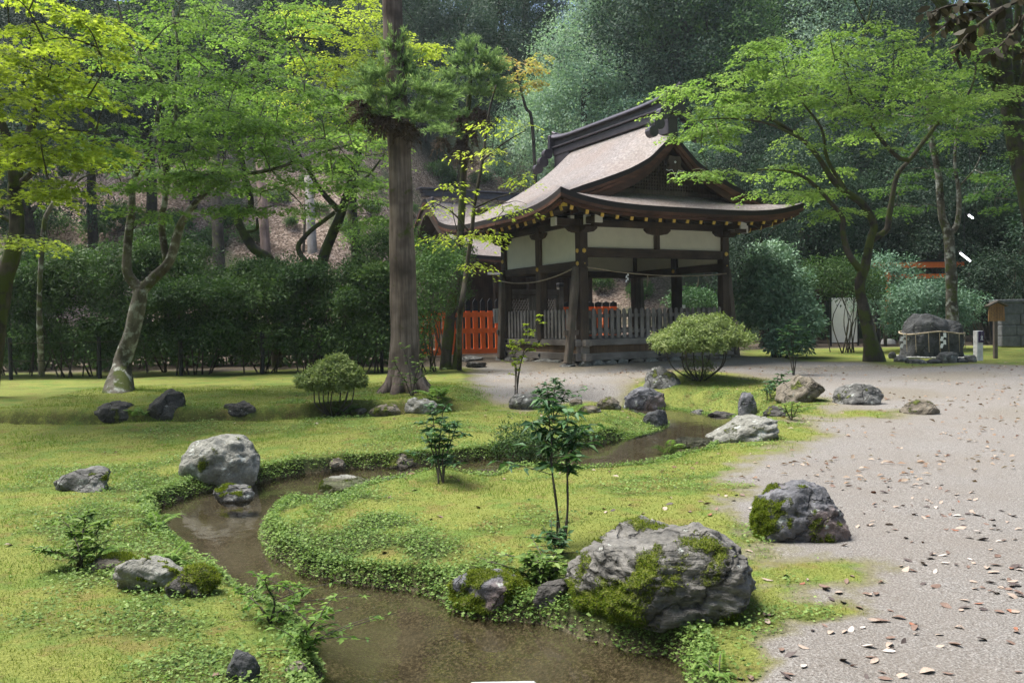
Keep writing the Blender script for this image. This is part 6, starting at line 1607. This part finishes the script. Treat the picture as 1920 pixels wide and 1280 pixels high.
sapling('evergreen_sapling', 'tall thin two-stemmed sapling with glossy drooping leaves on the near bank', 1052, 1020, [[(1045, 960), (1036, 890), (1034, 830), (1030, 790), (1028, 750)], [(1064, 960), (1064, 900), (1062, 850), (1068, 820), (1060, 780)], [(1045, 960), (1036, 890), (1025, 830), (1000, 800)], [(1064, 960), (1064, 890), (1072, 845), (1090, 800)]], (.5, 58, .10, .32, .25), m_glossy, 102)
sapling('evergreen_sapling', 'leafy rosette shrub behind the tall two-stemmed sapling', 1035, 790, [[(1038, 750), (1042, 712)], [(1020, 760), (1015, 735)], [(1050, 760), (1060, 735)], [(1030, 755), (1025, 725)]], (.35, 44, .12, .28, .1), m_glossy, 103)
q = G(985, 872)
bush('twiggy_shrub', 'twiggy small-leaved shrub where the stream passes behind it', 'shrub', q, [(q + np.array([-.05, 0, .26]), (.34, .26, .24), 60), (q + np.array([.14, 0, .12]), (.28, .22, .12), 34)], m_azalea, 18, .08, .036, .45, 104, 14, .008, tshift=.25)
sapling('maple_seedling', 'spindly yellow-green maple seedling before the left pavilion side', 968, 745, [[(975, 690), (985, 650), (1000, 620), (1012, 592)], [(968, 690), (966, 660), (980, 640), (990, 610)], [(972, 700), (985, 660), (1010, 645)], [(966, 690), (960, 655), (962, 640)]], (.3, 46, .075, .7, .1), m_maple_y, 105)
sapling('camellia_sapling', 'small glossy treelet standing behind the triangular tan rock', 1488, 703, [[(1487, 660), (1490, 620), (1500, 597)], [(1480, 665), (1470, 640), (1464, 620)], [(1495, 665), (1510, 640), (1512, 625)], [(1486, 660), (1482, 630), (1478, 612)]], (.3, 70, .10, .45, .0), m_glossy, 106)
sapling('low_plant', 'leafy plant at the left shoulder of the triangular tan rock', 1462, 742, [[(1462, 720), (1466, 703)], [(1452, 725), (1446, 716)], [(1470, 725), (1478, 715)]], (.3, 40, .09, .4, .1), m_glossy, 107)
sapling('low_plant', 'tiny seedling at the left of the triangular tan rock', 1442, 750, [[(1443, 735), (1445, 722)], [(1438, 735), (1434, 728)]], (.4, 26, .07, .4, .1), m_glossy, 108)
sapling('low_plant', 'small shrub growing over the dark mossy rock at the right bank', 1484, 788, [[(1484, 770), (1486, 755)], [(1476, 772), (1470, 758)], [(1492, 772), (1497, 760)]], (.2, 50, .05, .4, .0), m_cover, 109)
sapling('low_plant', 'dark leafy plant at the foot of the tall two-stemmed sapling', 1046, 1040, [[(1040, 1020), (1030, 1005)], [(1055, 1020), (1062, 1008)], [(1046, 1015), (1046, 1000)]], (.2, 44, .05, .45, .0), m_glossy, 110)
sapling('low_plant', 'spreading green plant beside the mossy hump at the water', 1010, 1092, [[(1000, 1065), (985, 1052)], [(1020, 1065), (1030, 1050)], [(1010, 1060), (1008, 1045)], [(1035, 1075), (1052, 1065)], [(985, 1075), (968, 1070)]], (.2, 50, .055, .5, .1), m_cover, 111)
sapling('low_plant', 'upright weed with pointed leaves on the lower left bank', 512, 1168, [[(515, 1130), (503, 1105), (497, 1087)], [(490, 1140), (465, 1118), (440, 1108)], [(535, 1145), (550, 1120), (572, 1105)], [(520, 1150), (540, 1135), (548, 1130)]], (.2, 52, .05, .35, .1), m_fern, 112)
sapling('low_plant', 'second pointed-leaf weed at the water edge of the lower left bank', 572, 1222, [[(575, 1190), (590, 1165), (606, 1150)], [(565, 1200), (560, 1180)], [(585, 1205), (600, 1195)]], (.2, 46, .05, .38, .1), m_fern, 113)
sapling('low_plant', 'stemmy weed among ferns on the left lawn', 152, 1065, [[(152, 1020), (158, 985), (165, 962)], [(148, 1030), (138, 1005), (128, 985)], [(160, 1030), (178, 1005), (185, 985)], [(140, 1045), (112, 1040), (95, 1030)]], (.2, 76, .06, .4, .1), m_cover, 114)
sapling('creeping_vine', 'thin leafy vine sprays at the foot of the big cedar', 772, 742, [[(768, 700), (762, 670), (752, 645)], [(778, 710), (790, 680), (798, 665)], [(760, 715), (745, 690), (738, 672)], [(780, 715), (800, 700), (812, 690)]], (.25, 40, .06, .45, .1), m_cover, 115)
def fern(label, px_, py_, nf, ln, seed, mat=m_fern, name='fern', a0=0, a1=6.28, group=None):
    q = G(px_, py_); r_ = np.random.default_rng(seed); t = thing(name, label, 'fern', q, 0, group); g = Geo(); Pn, Hn, Ls = [], [], []
    for k in range(nf):
        a = r_.uniform(a0, a1); L = ln * r_.uniform(.7, 1.2); d = np.array([math.cos(a), math.sin(a), 0]); s = np.array([r_.normal(0, .02), r_.normal(0, .02), 0])
        u = np.linspace(0, 1, 24); pts = s + d * (u * L * .85)[:, None] + np.array([0, 0, 1.]) * ((u * 1.25 - u ** 2 * .95) * L * r_.uniform(.7, 1.1))[:, None]
        g.tube(pts[::6], [.003, .001], 4, 3); side = np.array([-d[1], d[0], 0])
        for i in range(3, 24):
            for sg_ in (-1, 1):
                Pn.append(pts[i]); Hn.append(side * sg_ + d * .45 + np.array([0, 0, -.15])); Ls.append(L * .28 * (1 - (u[i] - .25) ** 2 * 1.5) * (1.02 - u[i]) ** .5 + .006)
    g.build('stalks', b_twig, t); n = len(Pn); L = np.array(Ls); leaves('fronds', np.array(Pn), np.array(Hn), np.tile([0, 0, 1.], (n, 1)) + r_.normal(0, .15, (n, 3)), L, np.maximum(L * .3, .006), 'kite', mat, t, .5 + .2 * r_.normal(size=n))
for i, a in enumerate([('pale fern with arching fronds at the left bank, overhanging the bend', 292, 990, 9, .24, 120), ('low fern tuft above the slanted pale rock', 325, 1055, 9, .20, 121), ('fern clump on top of the fern-covered mossy rock', 372, 1068, 8, .14, 122),
                       ('fern by the stemmy weed on the left lawn', 180, 1050, 7, .24, 123), ('bright fern on the near bank before the flat grey stone', 1252, 852, 8, .32, 124), ('small fern at the water left of the sloping pale rock', 1393, 812, 6, .22, 125),
                       ('fern between the two left rocks of the shaded moss strip', 262, 785, 8, .38, 126), ('fern arching right of the big cedar foot', 820, 748, 9, .45, 127), ('small fern under the little clipped azalea', 645, 778, 7, .30, 128),
                       ('little fern hanging at the lower edge of the gravel bank', 1345, 1268, 6, .12, 129), ('fern leaning over the water beside the mossy hump', 950, 1100, 6, .14, 130), ('grassy fern tuft at the lawn edge left of the small tan stone', 1072, 775, 7, .3, 131)]):
    fern(*a)

# wire fence along the hedge
wf = thing('wire_fence', 'low fence of thin black posts and wires running through the hedge', 'fence', P(187, 690, 20.6) * np.array([1, 1, 0]) + [0, 0, .3])
w0 = np.array(wf.location); prev = None
fp = []
for x in (20, 187, 340, 493, 602, 716):
    q = gr(x, 20.8); fp.append(q); g = Geo(); c = q - w0; g.tube([c + [0, 0, -.1], c + [0, 0, .5], c + [0, 0, 1.02]], .045, 9, 1); g.build('post', p_black, wf)
for z in (.45, .88):
    g = Geo(); g.tube([q - w0 + np.array([0, -.05, z]) for q in fp], .008, 5, 1); g.build('wire', b_dark, wf)

# ================================================================== GROUND COVER (stuff)
def scatter(n, x0, x1, y0, y1, ypow=1.0):
    x = rng.uniform(x0, x1, n); y = y0 + (y1 - y0) * rng.uniform(0, 1, n) ** ypow
    keep = np.abs(x) < (y * .75 + 1.0); x, y = x[keep], y[keep]
    h, sd = H(x, y, True); mm = moss_mask(x, y); return x, y, h, sd, mm
# leafy ground cover along the banks
x, y, h_, sd, mm = scatter(520000, -5, 5, 3.0, 15.5, 1.35)
dens = cover_density(x, y, sd, mm)
x2, y2, h2, sd2, mm2 = scatter(1300000, -5, 5, 3.0, 15.5, 1.35); kk = (sd2 > -.01) & (sd2 < .13) & (mm2 > .3) & (n2(x2, y2, 1.7, 55.0) > -.42); x = np.concatenate([x, x2[kk]]); y = np.concatenate([y, y2[kk]]); h_ = np.concatenate([h_, h2[kk]]); sd = np.concatenate([sd, sd2[kk]]); dens = np.concatenate([dens, np.full(kk.sum(), .85)])
k = rng.uniform(0, 1, len(x)) < dens; x, y, h_, sd = x[k], y[k], h_[k], sd[k]; n = len(x)
pz = np.stack([x, y, h_ + rng.uniform(.004, .06, n) * rng.uniform(.3, 1, n)], -1); a = rng.uniform(0, 6.28, n)
L = rng.uniform(.008, .022, n) * (1 + .04 * y)
leaves('ground_cover', pz, np.stack([np.cos(a), np.sin(a), rng.uniform(-.3, .5, n)], -1), np.stack([rng.normal(0, .55, n), rng.normal(0, .55, n), np.ones(n)], -1), L, L * rng.uniform(.6, .95, n), 'fold', m_cover, None, .45 + .2 * rng.normal(size=n) + .15 * n2(x, y, 1.0, 41.0))
tag(bpy.context.scene.objects['ground_cover'], 'carpet of small leafy plants along the stream banks', 'ground cover', kind='stuff')
# short moss fibres
x, y, h_, sd, mm = scatter(420000, -8, 6, 2.9, 17, 1.8)
k = (rng.uniform(0, 1, len(x)) < sstep(.35, .8, mm) * (.95 - .8 * cover_density(x, y, sd, mm))) & (sd > .04) & (h_ > ZW + .05); x, y, h_ = x[k], y[k], h_[k]; n = len(x)
pz = np.stack([x, y, h_ - .002], -1); d = np.stack([rng.normal(0, .5, n), rng.normal(0, .5, n), np.ones(n)], -1)
L = rng.uniform(.006, .018, n) * (1 + .04 * y); tin = .45 + .18 * rng.normal(size=n) + .35 * n2(x, y, 1.1, 43.0) + .35 * n2(x, y, .4, 47.0)
o = leaves('moss', pz, d, unit(n), L, .0035 * (1 + .09 * y), 'blade', m_mossblade, None, tin); tag(o, 'soft yellow-green moss carpet on the lawn', 'moss', kind='stuff')
# grass tufts
x, y, h_, sd, mm = scatter(120000, -8, 7, 3.0, 17, 1.2)
gm = sstep(.10, .45, n2(x, y, .9, 44.0) + .25 * n2(x, y, 3.0, 45.0)); dd_ = line_dist(DITCH, x, y); gm = np.maximum(gm, np.exp(-((dd_ - .16) / .12) ** 2) * .9)
k = (rng.uniform(0, 1, len(x)) < gm * mm) & (sd > .05); x, y, h_ = x[k], y[k], h_[k]; n = len(x)
pz = np.stack([x, y, h_ - .003], -1); d = np.stack([rng.normal(0, .45, n), rng.normal(0, .45, n), np.ones(n)], -1)
L = rng.uniform(.018, .055, n) * (1 + .03 * y)
o = leaves('grass', pz, d, unit(n), L, .003 * (1 + .10 * y), 'blade', m_grass, None, .5 + .2 * rng.normal(size=n)); tag(o, 'fine short grass mixed into the moss lawn', 'grass', kind='stuff')

# ================================================================== HAZE
mh = bpy.data.materials.new('air_haze'); mh.use_nodes = True; nt = mh.node_tree
for nn in list(nt.nodes):
    if nn.type == 'BSDF_PRINCIPLED': nt.nodes.remove(nn)
pv = nt.nodes.new('ShaderNodeVolumePrincipled'); pv.inputs['Color'].default_value = (.80, .90, .95, 1); pv.inputs['Density'].default_value = .0005; pv.inputs['Anisotropy'].default_value = .2
nt.links.new(pv.outputs[0], nt.nodes['Material Output'].inputs['Volume'])
o = Geo().box((0, 42, 22), (124, 104, 48)).build('haze', mh); o['kind'] = 'stuff'

# ================================================================== FALLEN LEAVES
def leaf_variant(seed):
    r_ = random.Random(seed); g = Geo(); V = []; nu, nv = 7, 3; c1, c2, tw = r_.uniform(-.5, .7), r_.uniform(-1.0, 1.2), r_.uniform(-.5, .5)
    for i in range(nu):
        u = i / (nu - 1); w = .23 * math.sin(math.pi * min(1, u * .95 + .04)) ** .8
        for j in range(nv):
            v = (j - 1) * w; V.append((u - .5, v, c1 * .5 * ((u - .5) ** 2) + c2 * v * v * 2.2 + tw * v * (u - .5)))
    V = np.array(V); V[:, 2] -= V[:, 2].min()
    F = [(i * nv + j, (i + 1) * nv + j, (i + 1) * nv + j + 1, i * nv + j + 1) for i in range(nu - 1) for j in range(nv - 1)]
    return V, F
LV = [leaf_variant(i) for i in range(6)]
x = []; y = []
while len(x) < 1300:
    xx = rng.uniform(-5, 13, 4000); yy = 3.2 + 17 * rng.uniform(0, 1, 4000) ** 1.25
    ok = np.abs(xx) < yy * .62
    hh, sd = H(xx, yy, True); mm = moss_mask(xx, yy)
    p = (1 - mm) * (.40 + .5 * sstep(9, 4, yy)) + mm * .16 * sstep(-1, 1.5, xx) + mm * .035
    p = p * (sd > .12) * ok * (.12 + .88 * sstep(-.15, .35, n2(xx, yy, .7, 50.0) + .4 * n2(xx, yy, 2.5, 51.0)))
    k = rng.uniform(0, 1, 4000) < p * .5; x += list(xx[k]); y += list(yy[k])
x = np.array(x[:1300]); y = np.array(y[:1300]); o_ = np.argsort(y); x, y = x[o_], y[o_]; z = H(x, y); mmk = moss_mask(x, y)
drym = [paint_mat('dry_leaf_' + n_, c, .6, .35, scale=14) for n_, c in (('tan', (.37, .29, .23)), ('brown', (.19, .125, .095)), ('pale', (.47, .41, .36)), ('dark', (.085, .065, .058)), ('rust', (.28, .12, .07)))]
protos = []
for i, (V, F) in enumerate(LV):
    for j in range(5):
        me = bpy.data.meshes.new('fallen_leaf'); me.from_pydata(V.tolist(), [], F); me.materials.append(drym[j]); me.polygons.foreach_set('use_smooth', [True] * len(F)); me.update(); protos.append(me)
for i in range(300):
    j = int(rng.choice(5, p=[.36, .30, .10, .19, .05])); me = protos[int(rng.integers(0, 6)) * 5 + j]
    o = bpy.data.objects.new('fallen_leaf', me); COL.objects.link(o); s = rng.uniform(.035, .075)
    o.scale = (s, s * rng.uniform(.8, 1.3), s); o.location = (x[i], y[i], z[i] + .004); o.rotation_euler = (rng.normal(0, .25), rng.normal(0, .25), rng.uniform(0, 6.28))
    if mmk[i] > .5: tag(o, 'dry curled fallen leaf lying on the moss', 'fallen leaf', 'fallen leaves on the moss')
    else: tag(o, 'dry curled fallen leaf lying on the gravel', 'fallen leaf', 'fallen leaves on the gravel')
xe = rng.uniform(2, 16, 2500); ye = rng.uniform(2.2, 18, 2500); ke = (xe > ye * .6) & (rng.uniform(0, 1, 2500) < .3); x = np.concatenate([x, xe[ke]]); y = np.concatenate([y, ye[ke]]); z = H(x, y)
n = len(x) - 300; a = rng.uniform(0, 6.28, n)
o = leaves('leaf_litter', np.stack([x[300:], y[300:], z[300:] + .012], -1), np.stack([np.cos(a), np.sin(a), rng.normal(0, .2, n)], -1), np.stack([rng.normal(0, .4, n), rng.normal(0, .4, n), np.ones(n)], -1), rng.uniform(.05, .10, n), rng.uniform(.025, .045, n), 'fold', m_dry, None, rng.uniform(0, 1, n))
tag(o, 'distant scatter of dry fallen leaves over gravel and moss', 'leaf litter', kind='stuff')
